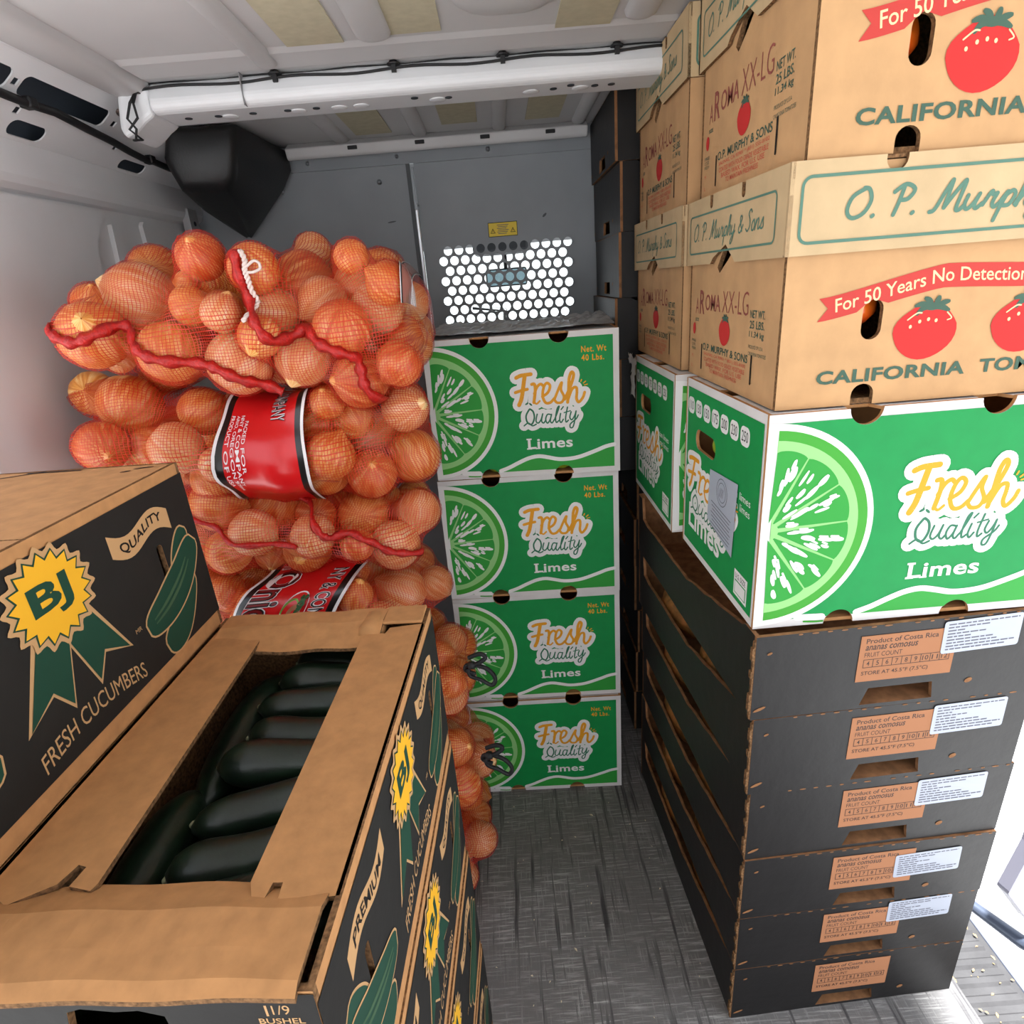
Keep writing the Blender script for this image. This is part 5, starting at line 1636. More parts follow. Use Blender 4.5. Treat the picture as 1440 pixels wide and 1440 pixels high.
# ------------------------------------------------------------------ onion bags
ONIONS = {
    'B1':[(-0.558,1.007,1.321,0.052),(-0.603,0.934,1.272,0.049),(-0.497,0.934,1.240,0.047),(-0.401,0.943,1.216,0.049),(-0.450,0.932,1.302,0.029),(-0.400,0.913,1.289,0.028),(-0.430,0.960,1.367,0.035),(-0.568,1.089,1.360,0.042),(-0.640,1.018,1.316,0.033),(-0.611,0.993,1.233,0.024),(-0.467,0.979,1.334,0.020),(-0.446,1.037,1.288,0.037),(-0.541,1.136,1.222,0.037),(-0.536,1.020,1.220,0.042),(-0.456,1.188,1.259,0.041),(-0.623,1.184,1.313,0.036),(-0.416,1.110,1.259,0.040),(-0.485,1.127,1.335,0.037),(-0.586,1.119,1.269,0.036),(-0.528,1.185,1.344,0.043),(-0.619,1.146,1.208,0.041),(-0.633,1.062,1.262,0.039),(-0.437,1.171,1.332,0.037),(-0.462,1.078,1.211,0.044),(-0.668,1.117,1.308,0.040),(-0.660,1.193,1.245,0.039),(-0.521,1.144,1.285,0.037),(-0.415,1.086,1.330,0.039),(-0.509,1.070,1.289,0.040),(-0.443,1.012,1.217,0.036),(-0.568,1.195,1.256,0.041),(-0.515,1.199,1.204,0.042),(-0.589,1.076,1.202,0.038)],
    'B2':[(-0.348,0.937,1.345,0.036),(-0.311,1.041,1.324,0.050),(-0.342,0.972,1.281,0.039),(-0.347,0.901,1.253,0.031),(-0.306,0.947,1.215,0.043),(-0.229,0.913,1.255,0.043),(-0.224,0.950,1.176,0.046),(-0.154,0.910,1.199,0.035),(-0.186,0.979,1.278,0.041),(-0.155,0.908,1.310,0.032),(-0.201,0.917,1.349,0.025),(-0.304,1.101,1.373,0.030),(-0.301,1.140,1.189,0.041),(-0.299,1.042,1.172,0.039),(-0.218,1.059,1.245,0.046),(-0.301,1.172,1.323,0.040),(-0.267,0.974,1.293,0.038),(-0.369,1.121,1.260,0.039),(-0.212,1.143,1.273,0.038),(-0.357,1.198,1.189,0.043),(-0.194,1.082,1.332,0.037),(-0.198,1.037,1.167,0.036),(-0.247,1.183,1.215,0.041),(-0.249,1.121,1.341,0.039),(-0.364,1.193,1.281,0.038),(-0.167,1.182,1.226,0.041),(-0.358,1.055,1.251,0.038),(-0.200,1.168,1.338,0.037),(-0.289,1.105,1.282,0.036),(-0.164,1.103,1.210,0.042),(-0.242,1.090,1.174,0.037),(-0.224,1.027,1.310,0.037),(-0.295,1.017,1.234,0.039),(-0.356,1.090,1.186,0.041),(-0.155,1.091,1.280,0.037),(-0.160,1.018,1.228,0.038),(-0.357,1.006,1.207,0.037),(-0.302,1.176,1.255,0.039)],
    'B3':[(-0.719,1.068,1.172,0.039),(-0.640,1.030,1.152,0.053),(-0.661,0.958,1.100,0.041),(-0.538,0.950,1.089,0.043),(-0.510,1.010,1.135,0.040),(-0.629,1.105,1.180,0.029),(-0.471,0.934,1.061,0.029),(-0.286,0.962,1.142,0.029),(-0.292,0.946,1.058,0.041),(-0.255,1.099,1.052,0.056),(-0.240,0.988,1.010,0.043),(-0.174,1.047,1.020,0.048),(-0.168,0.988,1.117,0.039),(-0.469,1.117,1.122,0.050),(-0.391,1.068,1.098,0.048),(-0.447,1.001,1.071,0.046),(-0.374,0.952,1.048,0.044),(-0.493,1.194,1.036,0.041),(-0.601,1.057,1.038,0.042),(-0.360,1.157,1.116,0.039),(-0.584,1.177,1.051,0.043),(-0.625,1.112,1.095,0.040),(-0.656,1.101,1.019,0.042),(-0.260,1.182,1.043,0.037),(-0.534,1.074,1.094,0.036),(-0.329,1.018,1.015,0.046),(-0.680,1.044,1.053,0.036),(-0.443,1.102,1.005,0.044),(-0.380,1.171,1.024,0.041),(-0.346,1.093,1.010,0.041),(-0.183,1.090,1.111,0.037),(-0.558,1.138,1.108,0.041),(-0.511,0.991,1.022,0.041),(-0.261,1.009,1.104,0.037),(-0.403,1.033,0.998,0.039),(-0.329,1.018,1.100,0.039),(-0.549,1.115,1.009,0.040),(-0.441,1.184,1.100,0.038),(-0.614,1.008,1.082,0.036),(-0.295,1.149,1.111,0.036),(-0.196,1.151,1.083,0.038),(-0.309,1.082,1.114,0.039),(-0.326,1.192,1.070,0.038),(-0.517,1.058,1.012,0.036)],
    'B4':[(-0.520,0.997,0.975,0.050),(-0.448,0.949,0.933,0.041),(-0.436,1.043,0.951,0.052),(-0.360,1.098,0.934,0.046),(-0.347,0.944,0.921,0.038),(-0.277,1.031,0.919,0.049),(-0.216,0.976,0.878,0.045),(-0.207,1.075,0.892,0.040),(-0.272,0.935,0.901,0.030),(-0.250,1.119,0.920,0.029),(-0.204,1.156,0.909,0.033),(-0.651,1.032,0.877,0.039),(-0.617,1.090,0.899,0.041),(-0.534,1.111,0.941,0.042),(-0.593,1.050,0.951,0.036),(-0.539,1.176,0.870,0.038),(-0.289,1.138,0.869,0.039),(-0.385,1.006,0.870,0.044),(-0.528,1.048,0.893,0.038),(-0.414,1.124,0.882,0.043),(-0.461,1.183,0.907,0.043),(-0.314,1.177,0.934,0.039),(-0.578,0.999,0.896,0.038),(-0.364,1.193,0.887,0.038),(-0.479,1.115,0.860,0.037),(-0.622,1.174,0.904,0.043),(-0.456,1.031,0.857,0.038),(-0.336,1.086,0.865,0.039),(-0.687,1.110,0.898,0.037),(-0.508,0.969,0.894,0.040),(-0.455,1.134,0.956,0.037),(-0.174,1.015,0.925,0.040),(-0.357,1.006,0.936,0.036)],
    'B5':[(-0.585,1.107,0.791,0.046),(-0.314,1.009,0.817,0.035),(-0.298,0.949,0.798,0.033),(-0.228,1.018,0.763,0.048),(-0.173,1.076,0.744,0.036),(-0.502,1.065,0.792,0.050),(-0.414,1.032,0.801,0.048),(-0.474,0.951,0.782,0.043),(-0.379,0.952,0.773,0.046),(-0.258,0.943,0.743,0.038),(-0.218,1.133,0.765,0.043),(-0.303,1.080,0.785,0.036),(-0.480,1.021,0.704,0.044),(-0.433,1.112,0.758,0.045),(-0.309,1.096,0.719,0.043),(-0.387,1.187,0.772,0.045),(-0.571,0.980,0.721,0.038),(-0.648,1.102,0.725,0.040),(-0.492,1.155,0.736,0.043),(-0.244,1.080,0.694,0.036),(-0.589,1.072,0.697,0.041),(-0.631,1.036,0.755,0.039),(-0.565,1.146,0.711,0.040),(-0.361,1.034,0.731,0.044),(-0.284,1.196,0.733,0.036),(-0.684,1.077,0.781,0.037),(-0.541,0.984,0.802,0.036),(-0.432,0.964,0.726,0.037),(-0.303,1.155,0.783,0.042),(-0.657,1.144,0.781,0.039),(-0.389,1.148,0.704,0.041),(-0.306,0.988,0.715,0.038),(-0.362,1.096,0.797,0.036),(-0.617,1.186,0.739,0.036),(-0.510,1.085,0.715,0.036),(-0.580,1.036,0.799,0.037),(-0.496,1.142,0.807,0.038)],
    'B6':[(-0.159,1.091,0.597,0.036),(-0.149,0.966,0.581,0.031),(-0.176,1.022,0.602,0.037),(-0.221,1.105,0.538,0.044),(-0.293,1.094,0.595,0.042),(-0.293,0.981,0.530,0.037),(-0.243,0.981,0.588,0.046),(-0.215,1.167,0.592,0.041),(-0.282,1.167,0.545,0.041),(-0.161,0.997,0.526,0.037),(-0.281,1.070,0.510,0.043),(-0.150,1.148,0.547,0.040),(-0.240,1.056,0.612,0.036),(-0.152,1.069,0.519,0.040),(-0.225,0.992,0.507,0.037)],
    'B7':[(-0.182,1.131,0.358,0.040),(-0.161,0.987,0.404,0.039),(-0.194,1.051,0.369,0.044),(-0.156,0.960,0.324,0.042),(-0.279,1.116,0.385,0.044),(-0.129,1.112,0.309,0.038),(-0.121,1.032,0.324,0.038),(-0.289,1.027,0.408,0.041),(-0.287,0.958,0.322,0.043),(-0.243,1.166,0.338,0.044),(-0.198,1.087,0.303,0.039),(-0.279,1.037,0.293,0.038),(-0.228,0.976,0.380,0.039),(-0.216,1.006,0.307,0.040),(-0.287,1.103,0.311,0.039),(-0.294,1.164,0.289,0.036)],
    'B8':[(-0.205,1.125,0.053,0.047),(-0.191,1.040,0.068,0.044),(-0.204,0.956,0.083,0.045),(-0.184,0.975,0.010,0.036),(-0.151,1.089,0.098,0.037),(-0.285,1.109,0.142,0.036),(-0.241,1.052,0.152,0.038),(-0.290,1.006,0.168,0.039),(-0.137,1.002,0.121,0.039),(-0.195,1.149,0.167,0.039),(-0.279,1.178,0.092,0.039),(-0.270,1.043,0.070,0.038),(-0.216,0.980,0.164,0.039),(-0.164,1.087,0.167,0.037),(-0.299,1.170,0.170,0.036),(-0.294,0.963,0.103,0.041),(-0.289,1.118,0.054,0.045),(-0.155,1.162,0.092,0.037)],
}
def onion_material(name, c1, c2, c3):
    m = bpy.data.materials.new(name); m.use_nodes = True
    n, l = m.node_tree.nodes, m.node_tree.links
    b = n['Principled BSDF']
    uv = n.new('ShaderNodeUVMap'); uv.uv_map = 'UVMap'
    oi = n.new('ShaderNodeObjectInfo')
    ad = n.new('ShaderNodeVectorMath'); ad.operation = 'ADD'
    cx = n.new('ShaderNodeCombineXYZ')
    ml = n.new('ShaderNodeMath'); ml.operation = 'MULTIPLY'; ml.inputs[1].default_value = 37
    l.new(oi.outputs['Random'], ml.inputs[0]); l.new(ml.outputs[0], cx.inputs['Z'])
    l.new(uv.outputs[0], ad.inputs[0]); l.new(cx.outputs[0], ad.inputs[1])
    mp = n.new('ShaderNodeMapping'); mp.inputs['Scale'].default_value = (16, 1.2, 1)
    l.new(ad.outputs[0], mp.inputs[0])
    t = n.new('ShaderNodeTexNoise'); t.inputs['Scale'].default_value = 2.4; t.inputs['Detail'].default_value = 5
    l.new(mp.outputs[0], t.inputs['Vector'])
    r = n.new('ShaderNodeValToRGB')
    r.color_ramp.elements[0].position = 0.30; r.color_ramp.elements[0].color = lin(c1)
    r.color_ramp.elements[1].position = 0.66; r.color_ramp.elements[1].color = lin(c3)
    e = r.color_ramp.elements.new(0.5); e.color = lin(c2)
    l.new(t.outputs['Fac'], r.inputs[0])
    t2 = n.new('ShaderNodeTexNoise'); t2.inputs['Scale'].default_value = 2.0; t2.inputs['Detail'].default_value = 2
    l.new(ad.outputs[0], t2.inputs['Vector'])
    mx = n.new('ShaderNodeMixRGB'); mx.blend_type = 'MULTIPLY'
    r2 = n.new('ShaderNodeValToRGB')
    r2.color_ramp.elements[0].position = 0.35; r2.color_ramp.elements[0].color = (0.85, 0.68, 0.54, 1); r2.color_ramp.elements[1].position = 0.6; r2.color_ramp.elements[1].color = (1, 1, 1, 1)
    l.new(t2.outputs['Fac'], r2.inputs[0])
    mx.inputs[0].default_value = 0.8
    l.new(r.outputs[0], mx.inputs[1]); l.new(r2.outputs[0], mx.inputs[2])
    l.new(mx.outputs[0], b.inputs['Base Color'])
    b.inputs['Roughness'].default_value = 0.36
    b.inputs['Specular IOR Level'].default_value = 0.5
    return m
ONM = [onion_material('onion_skin', (208, 118, 44), (240, 170, 84), (252, 214, 146)), onion_material('pale_onion_skin', (226, 158, 88), (244, 200, 136), (250, 228, 184)), onion_material('red_brown_onion_skin', (186, 88, 42), (228, 140, 70), (244, 190, 124))]
ROOTM = mat('onion_root', (150, 120, 84), 0.9, noise=0.4, nscale=200)
def onion_mesh(seed, m):
    r7 = random.Random(seed)
    n, rings = 28, 18
    ob = r7.uniform(0.90, 1.0)
    vs, fs, uvs = [], [], []
    for j in range(rings + 1):
        t = j / rings
        a = math.pi * t
        z = -math.cos(a) * ob
        r = math.sin(a) ** 0.92
        if t > 0.86:
            z += (t - 0.86) / 0.14 * 0.24
            r = max(r * 0.9, 0.075 * (1.3 - t))
        if t < 0.06:
            z += 0.03
        for k in range(n):
            th = 2 * math.pi * k / n
            q = 1 + 0.012 * math.sin(5 * th + seed) + 0.008 * math.sin(9 * th)
            vs.append((r * q * math.cos(th), r * q * math.sin(th), z))
    for j in range(rings):
        for k in range(n):
            fs.append((j * n + k, j * n + (k + 1) % n, (j + 1) * n + (k + 1) % n, (j + 1) * n + k))
            uvs += [(k / n, j / rings), ((k + 1) / n, j / rings), ((k + 1) / n, (j + 1) / rings), (k / n, (j + 1) / rings)]
    me = bpy.data.meshes.new('onion')
    me.from_pydata(vs, [], fs)
    me.materials.append(m)
    lay = me.uv_layers.new(name='UVMap')
    lay.data.foreach_set('uv', [c for q in uvs for c in q])
    me.polygons.foreach_set('use_smooth', [True] * len(fs))
    return me
ONMESH = [onion_mesh(i, ONM[(0, 0, 1, 2, 0, 1)[i]]) for i in range(6)]

def net_material(name, rgb, film, thread):
    m = bpy.data.materials.new(name); m.use_nodes = True
    n, l = m.node_tree.nodes, m.node_tree.links
    b = n['Principled BSDF']
    b.inputs['Base Color'].default_value = lin(rgb)
    b.inputs['Roughness'].default_value = 0.45
    uv = n.new('ShaderNodeUVMap'); uv.uv_map = 'UVMap'
    sp = n.new('ShaderNodeSeparateXYZ')
    wob = n.new('ShaderNodeTexNoise'); wob.inputs['Scale'].default_value = 0.10
    l.new(uv.outputs[0], wob.inputs['Vector'])
    wm = n.new('ShaderNodeVectorMath'); wm.operation = 'SCALE'; wm.inputs['Scale'].default_value = 1.5
    l.new(wob.outputs['Color'], wm.inputs[0])
    av = n.new('ShaderNodeVectorMath'); av.operation = 'ADD'
    l.new(uv.outputs[0], av.inputs[0]); l.new(wm.outputs[0], av.inputs[1])
    l.new(av.outputs[0], sp.inputs[0])
    def line(out, th):
        f = n.new('ShaderNodeMath'); f.operation = 'FRACT'; l.new(out, f.inputs[0])
        g = n.new('ShaderNodeMath'); g.operation = 'LESS_THAN'; g.inputs[1].default_value = th; l.new(f.outputs[0], g.inputs[0])
        return g.outputs[0]
    a, c = line(sp.outputs['X'], thread), line(sp.outputs['Y'], thread)
    mx = n.new('ShaderNodeMath'); mx.operation = 'MAXIMUM'; l.new(a, mx.inputs[0]); l.new(c, mx.inputs[1])
    m2 = n.new('ShaderNodeMath'); m2.operation = 'MAXIMUM'; l.new(mx.outputs[0], m2.inputs[0]); m2.inputs[1].default_value = film
    tr = n.new('ShaderNodeBsdfTransparent')
    ms = n.new('ShaderNodeMixShader')
    l.new(m2.outputs[0], ms.inputs[0]); l.new(tr.outputs[0], ms.inputs[1]); l.new(b.outputs[0], ms.inputs[2])
    l.new(ms.outputs[0], n['Material Output'].inputs[0])
    return m
NET = net_material('red_mesh_net', (204, 42, 22), 0.07, 0.19)
NETS = mat('red_seam_tape', (206, 32, 26), 0.4, noise=0.2, nscale=160, bump=0.5, bscale=300)
LBL_RED = mat('label_red', (208, 22, 26), 0.28, spec=0.6, bump=0.25, bscale=25)
LBL_BLK = mat('label_black', (24, 20, 20), 0.3, spec=0.6)
LBL_WHT = mat('label_white', (232, 226, 226), 0.35)
LBL_DKR = mat('label_dark_red', (120, 14, 18), 0.35)

class Bag:
    def __init__(s, c, ax, a, b, h, onions, NSs=84, NT_=112, shrink=0.42):
        s.c = np.array(c, float); s.ax = ax
        A = np.array((1., 0, 0)) if ax == 'x' else np.array((0, 1., 0))
        Bv = np.array((0, 1., 0)) if ax == 'x' else np.array((1., 0, 0))
        Z = np.array((0, 0, 1.))
        t = np.linspace(-1, 1, NSs + 1)
        sv = np.sin(t * math.pi / 2)
        th = np.linspace(0, 2 * math.pi, NT_ + 1)
        g = np.maximum(0, 1 - np.abs(sv) ** 3.2) ** (1 / 3.2)
        S_, TH = np.meshgrid(sv, th, indexing='ij')
        G = g[:, None]
        ct, st_ = np.cos(TH), np.sin(TH)
        e = 0.72
        cq = np.sign(ct) * np.abs(ct) ** e; sq = np.sign(st_) * np.abs(st_) ** e
        P0 = s.c + A * (a * 1.02 * S_)[..., None] + Bv * (b * 1.02 * cq * G)[..., None] + Z * (h * 1.04 * sq * G)[..., None]
        Q = s.c + A * (a * 0.62 * S_)[..., None] + Bv * (b * 0.25 * cq * G)[..., None] + Z * (h * 0.2 * sq * G)[..., None]
        D = Q - P0
        K = 40
        tc = np.full(S_.shape, shrink)
        done = np.zeros(S_.shape, bool)
        O_ = np.array(onions)
        for k in range(K + 1):
            tt = -0.25 + (shrink + 0.25) * k / K
            X = P0 + D * tt
            d = np.full(S_.shape, 9.0)
            for o in O_:
                d = np.minimum(d, np.linalg.norm(X - o[:3], axis=-1) - o[3] - 0.0035)
            hit = (d < 0) & ~done
            tc[hit] = tt
            done |= hit
        s.tc = tc
        def smooth(T, it, cap=True, w=0.6):
            T = T.copy()
            for _ in range(it):
                up_ = np.vstack([T[:1], T[:-1]]); dn = np.vstack([T[1:], T[-1:]])
                body = T[:, :-1]
                lf = np.hstack([np.roll(body, 1, 1), body[:, -1:]]); rt = np.hstack([np.roll(body, -1, 1), body[:, 1:2]])
                lf[:, -1] = body[:, -1]; rt[:, -1] = body[:, 1]
                av = (up_ + dn + lf + rt) / 4
                T = T * (1 - w) + av * w
                T[:, -1] = T[:, 0]
                if cap:
                    T = np.minimum(T, tc)
            return T
        s.P0, s.D = P0, D
        s.T = smooth(tc, 14)
        s.TL = smooth(s.T, 60)
        s.V = P0 + D * s.T[..., None]
        s.VL = P0 + D * s.TL[..., None]
        s.ns, s.nt = NSs, NT_
        s.a, s.b, s.h = a, b, h
        s.t, s.th = t, th
    def net(s, root, cell=0.0050):
        ns, nt = s.ns, s.nt
        me = bpy.data.meshes.new('mesh_net')
        vs = s.V[:, :-1].reshape(-1, 3)
        fs, uv = [], []
        Vn = s.V[:, :-1]
        du = np.linalg.norm(np.diff(Vn, axis=0), axis=-1)
        dv = np.linalg.norm(np.roll(Vn, -1, 1) - Vn, axis=-1)
        def sm(T, it):
            for _ in range(it):
                T = (np.vstack([T[:1], T[:-1]]) + np.vstack([T[1:], T[-1:]]) + np.roll(T, 1, 1) + np.roll(T, -1, 1) + T) / 5
            return T
        U_ = np.vstack([np.zeros((1, nt)), np.cumsum(du, axis=0)])
        U_ = U_ - U_[ns // 2][None, :]
        k0 = nt // 2
        Vc = np.cumsum(np.hstack([np.zeros((ns + 1, 1)), dv]), axis=1)
        Vc = Vc - Vc[:, k0:k0 + 1]
        Vc[:, :] = Vc
        xs_ = Vn[..., 0] - s.c[0]
        Um = sm(0.55 * U_ + 0.45 * xs_ * 1.15, 6) / cell
        lin_ = np.arange(nt + 1)[None, :] - k0
        mean_per = dv[ns // 4: 3 * ns // 4].mean()
        Vm = sm(0.5 * Vc + 0.5 * lin_ * mean_per, 0) / cell
        for _ in range(6):
            Vm[:, 1:-1] = (Vm[:, :-2] + Vm[:, 2:] + Vm[:, 1:-1]) / 3
            Vm = (np.vstack([Vm[:1], Vm[:-1]]) + Vm + np.vstack([Vm[1:], Vm[-1:]])) / 3
        for i in range(ns):
            for j in range(nt):
                j2 = (j + 1) % nt
                fs.append((i * nt + j, i * nt + j2, (i + 1) * nt + j2, (i + 1) * nt + j))
                uv += [Um[i, j], Vm[i, j], Um[i, j2], Vm[i, j + 1], Um[i + 1, j2], Vm[i + 1, j + 1], Um[i + 1, j], Vm[i + 1, j]]
        me.from_pydata([tuple(v) for v in vs - np.array(root.location)], [], fs)
        lay = me.uv_layers.new(name='UVMap')
        lay.data.foreach_set('uv', uv)
        me.materials.append(NET)
        me.polygons.foreach_set('use_smooth', [True] * len(fs))
        o = link('mesh_net', me, root)
        s.bvh_me = me
        from mathutils.bvhtree import BVHTree
        s.bvh = BVHTree.FromPolygons([tuple(v) for v in vs], fs)
        return o
    def at(s, u, th, w=0, V=None):
        """point on the (smoothed) skin: u along the axis in metres from the centre, th around"""
        V = s.VL if V is None else V
        sv = max(-0.999, min(0.999, u / s.a))
        ti = (math.asin(sv) / (math.pi / 2) + 1) / 2 * s.ns
        tj = (th % (2 * math.pi)) / (2 * math.pi) * s.nt
        i, j = int(min(s.ns - 1, ti)), int(min(s.nt - 1, tj))
        f, g = ti - i, tj - j
        p = (V[i, j] * (1 - f) * (1 - g) + V[i + 1, j] * f * (1 - g) + V[i, j + 1] * (1 - f) * g + V[i + 1, j + 1] * f * g)
        n = s.P0[i, j] - (s.P0[i, j] + s.D[i, j])
        n = n / np.linalg.norm(n)
        return Vector(p + n * w)

def seam(bag, root, pts, w=0.012, name='seam', out=0.006, flare=0.0):
    """red hem tape lying on the net; pts are (x, z) on the bag's front"""
    P = spline([(p[0], p[1]) for p in pts], 8)
    line = []
    for p in P:
        hit = bag.bvh.ray_cast(Vector((p.x, 0.4, p.y)), Vector((0, 1, 0)))
        y = hit[0].y if hit[0] is not None else None
        line.append([p.x, y, p.y])
    ys = [q[1] for q in line if q[1] is not None]
    last = ys[0]
    for q in line:
        if q[1] is None:
            q[1] = last
        last = q[1]
    for _ in range(4):
        for i in range(1, len(line) - 1):
            line[i][1] = min(line[i][1], (line[i - 1][1] + line[i + 1][1]) / 2)
    mb = MB()
    vs = []
    for i, (x, y, z) in enumerate(line):
        t = Vector((line[min(i + 1, len(line) - 1)][0] - line[max(i - 1, 0)][0], 0, line[min(i + 1, len(line) - 1)][2] - line[max(i - 1, 0)][2])).normalized()
        n = Vector((-t.z, 0, t.x))
        k = 1 + 0.25 * math.sin(i * 0.9)
        c = Vector((x, y - out - 0.003, z)) - root.location
        ww = w * k * (1 + flare * max(0, 1 - i / 6))
        vs += [c + n * ww / 2 + Vector((0, 0.004, 0)), c + Vector((0, -0.003, 0)), c - n * ww / 2 + Vector((0, 0.004, 0)), c + Vector((0, 0.007, 0))]
    N = len(line)
    fs = [(4 * i + k, 4 * i + (k + 1) % 4, 4 * (i + 1) + (k + 1) % 4, 4 * (i + 1) + k) for i in range(N - 1) for k in range(4)] + [(3, 2, 1, 0), tuple(4 * (N - 1) + k for k in range(4))]
    mb.add(vs, fs)
    return mb.build(name, NETS, root, smooth=True, fix=True)

def label_patch(bag, root, u0, u1, t0, t1, art, name='bag_label', slant=0.0, m=None, more=()):
    n1, n2 = 30, 36
    mb = MB()
    off = lambda q: slant * q
    P = [[bag.at(u0 + (u1 - u0) * i / n1 + off(j / n2), t0 + (t1 - t0) * j / n2, 0.004) - root.location for j in range(n2 + 1)] for i in range(n1 + 1)]
    vs = [p for r in P for p in r]
    M = n2 + 1
    ed = lambda i: 2 if i in (0, n1 - 1) else (1 if i in (1, 2, n1 - 2, n1 - 3) else 0)
    for i in range(n1):
        fs = [(i * M + j, i * M + j + 1, (i + 1) * M + j + 1, (i + 1) * M + j) for j in range(n2)]
        mb.add([], [])
        base_ = len(mb.v)
        if i == 0:
            mb.v += [tuple(v) for v in vs]
            base_ = 0
        mb.f += [tuple(x for x in f) for f in fs]
        mb.m += [ed(i)] * len(fs)
    lab = mb.build(name, [m or LBL_RED, LBL_BLK, LBL_WHT], root, smooth=True)
    for nm_, art2 in more:
        art2.build(nm_, None, lab, fn=lambda d, r_, w: bag.at(u0 + (u1 - u0) * r_ + off(d), t0 + (t1 - t0) * d, 0.0048 + w * 1.5) - root.location)
    if art:
        # art is drawn in (down, right) metres-like 0..1 coordinates
        art.build('label_print', None, lab, fn=lambda d, r_, w: bag.at(u0 + (u1 - u0) * r_ + off(d), t0 + (t1 - t0) * d, 0.0045 + w * 1.5) - root.location)
    return lab

BAGS = {
    'B1': ((-.525, 1.17, 1.275), 'x', .19, .29, .12), 'B2': ((-.258, 1.15, 1.255), 'x', .155, .285, .135), 'B3': ((-.425, 1.072, 1.072), 'x', .33, .17, .115),
    'B4': ((-.430, 1.072, .912), 'x', .31, .17, .10), 'B5': ((-.428, 1.072, .75), 'x', .315, .17, .105), 'B6': ((-.40, 1.072, .555), 'x', .315, .165, .105),
    'B7': ((-.39, 1.072, .345), 'x', .32, .165, .118), 'B8': ((-.40, 1.072, .120), 'x', .33, .165, .118)}
BLAB = {
    'B1': 'red mesh bag of onions at the top left against the white van wall', 'B2': 'red mesh bag of onions at the top right of the pile with white tie string',
    'B3': 'red mesh bag of onions with a plain red label band, under the two top bags', 'B4': 'red mesh bag of onions with a wavy red hem, between the two labelled bags',
    'B5': 'red mesh bag of onions whose red label shows the word Onions', 'B6': 'red mesh bag of onions with an upper black tie beside the lime boxes',
    'B7': 'red mesh bag of onions with the lower black tie beside the bottom lime box', 'B8': 'red mesh bag of onions lying on the floor at the bottom of the pile'}
OB = {'B1': 'the top left mesh bag', 'B2': 'the top right mesh bag', 'B3': 'the plain label bag', 'B4': 'the wavy hem bag', 'B5': 'the Onions label bag', 'B6': 'the upper tied bag', 'B7': 'the lower tied bag', 'B8': 'the floor bag'}
OGRP = {'B1': 'onions in the top left bag', 'B2': 'onions in the top right bag', 'B3': 'onions in the plain label bag', 'B4': 'onions in the wavy hem bag', 'B5': 'onions in the Onions label bag',
        'B6': 'onions in the upper tied bag', 'B7': 'onions in the lower tied bag', 'B8': 'onions in the floor bag'}
ZLIM = {'B1': (1.160, 1.45), 'B2': (1.12, 1.45), 'B3': (.965, 1.2), 'B4': (.836, 1.012), 'B5': (.652, .85), 'B6': (.452, .664), 'B7': (.232, .455), 'B8': (.002, .235)}
bagobj = {}
r8 = random.Random(77)
onion_list = []
for k, (c, ax, a_, b_, h_) in BAGS.items():
    ons = ONIONS[k]
    # bring low onions inside the floor bag
    ons = [(x, y, max(z, r + 0.006), r) for x, y, z, r in ons]
    root = thing('onion_bag', BLAB[k], 'bag', (c[0], c[1], max(0.0, c[2] - h_)), 0, 'red mesh onion bags in the pile')
    bag = Bag(c, ax, a_, b_, h_, ons)
    zlo, zhi = ZLIM[k]
    bag.V[..., 2] = np.clip(bag.V[..., 2], zlo, zhi)
    bag.net(root)
    bagobj[k] = (bag, root)
    for i, (x, y, z, r) in enumerate(ons):
        o = link('onion', ONMESH[r8.randrange(6)])
        o.location = (x, y, z)
        o.scale = (r * 0.985,) * 3
        o.rotation_euler = (r8.uniform(0.3, 2.6), r8.uniform(-0.8, 0.8), r8.uniform(0, 6.28))
        tag(o, 'brown onion mostly hidden inside ' + OB[k], 'onion', OGRP[k])
        onion_list.append((k, o, Vector((x, y, z)), r))

b1, r1 = bagobj['B1']; b2, r2_ = bagobj['B2']; b3, r3 = bagobj['B3']; b4, r4_ = bagobj['B4']; b5, r5_ = bagobj['B5']
seam(b1, r1, [(-.664, 1.292), (-0.644, 1.287), (-0.627, 1.276), (-0.600, 1.266), (-0.577, 1.272), (-0.552, 1.283), (-0.538, 1.275), (-0.523, 1.254), (-0.505, 1.240), (-0.474, 1.229), (-0.437, 1.222), (-0.413, 1.214), (-0.386, 1.196), (-0.363, 1.184), (-0.339, 1.169)], 0.016, flare=0.9)
seam(b2, r2_, [(-0.356, 1.37), (-0.355, 1.337), (-0.353, 1.302), (-0.338, 1.272), (-0.322, 1.247), (-0.300, 1.251), (-0.279, 1.260), (-0.259, 1.240), (-0.232, 1.225), (-0.212, 1.213), (-0.209, 1.191), (-0.206, 1.167), (-0.187, 1.136)], 0.016)
seam(b4, r4_, [(-0.443, 1.010), (-0.415, 0.995), (-0.381, 0.977), (-0.345, 0.966), (-0.324, 0.938), (-0.309, 0.926), (-0.274, 0.931), (-0.248, 0.915), (-0.222, 0.891), (-0.194, 0.881), (-0.165, 0.868)], 0.014)
seam(b4, r4_, [(-0.556, 0.968), (-0.508, 0.951), (-0.479, 0.932), (-0.432, 0.926), (-0.365, 0.917)], 0.010, name='lower_hem', out=0.002)
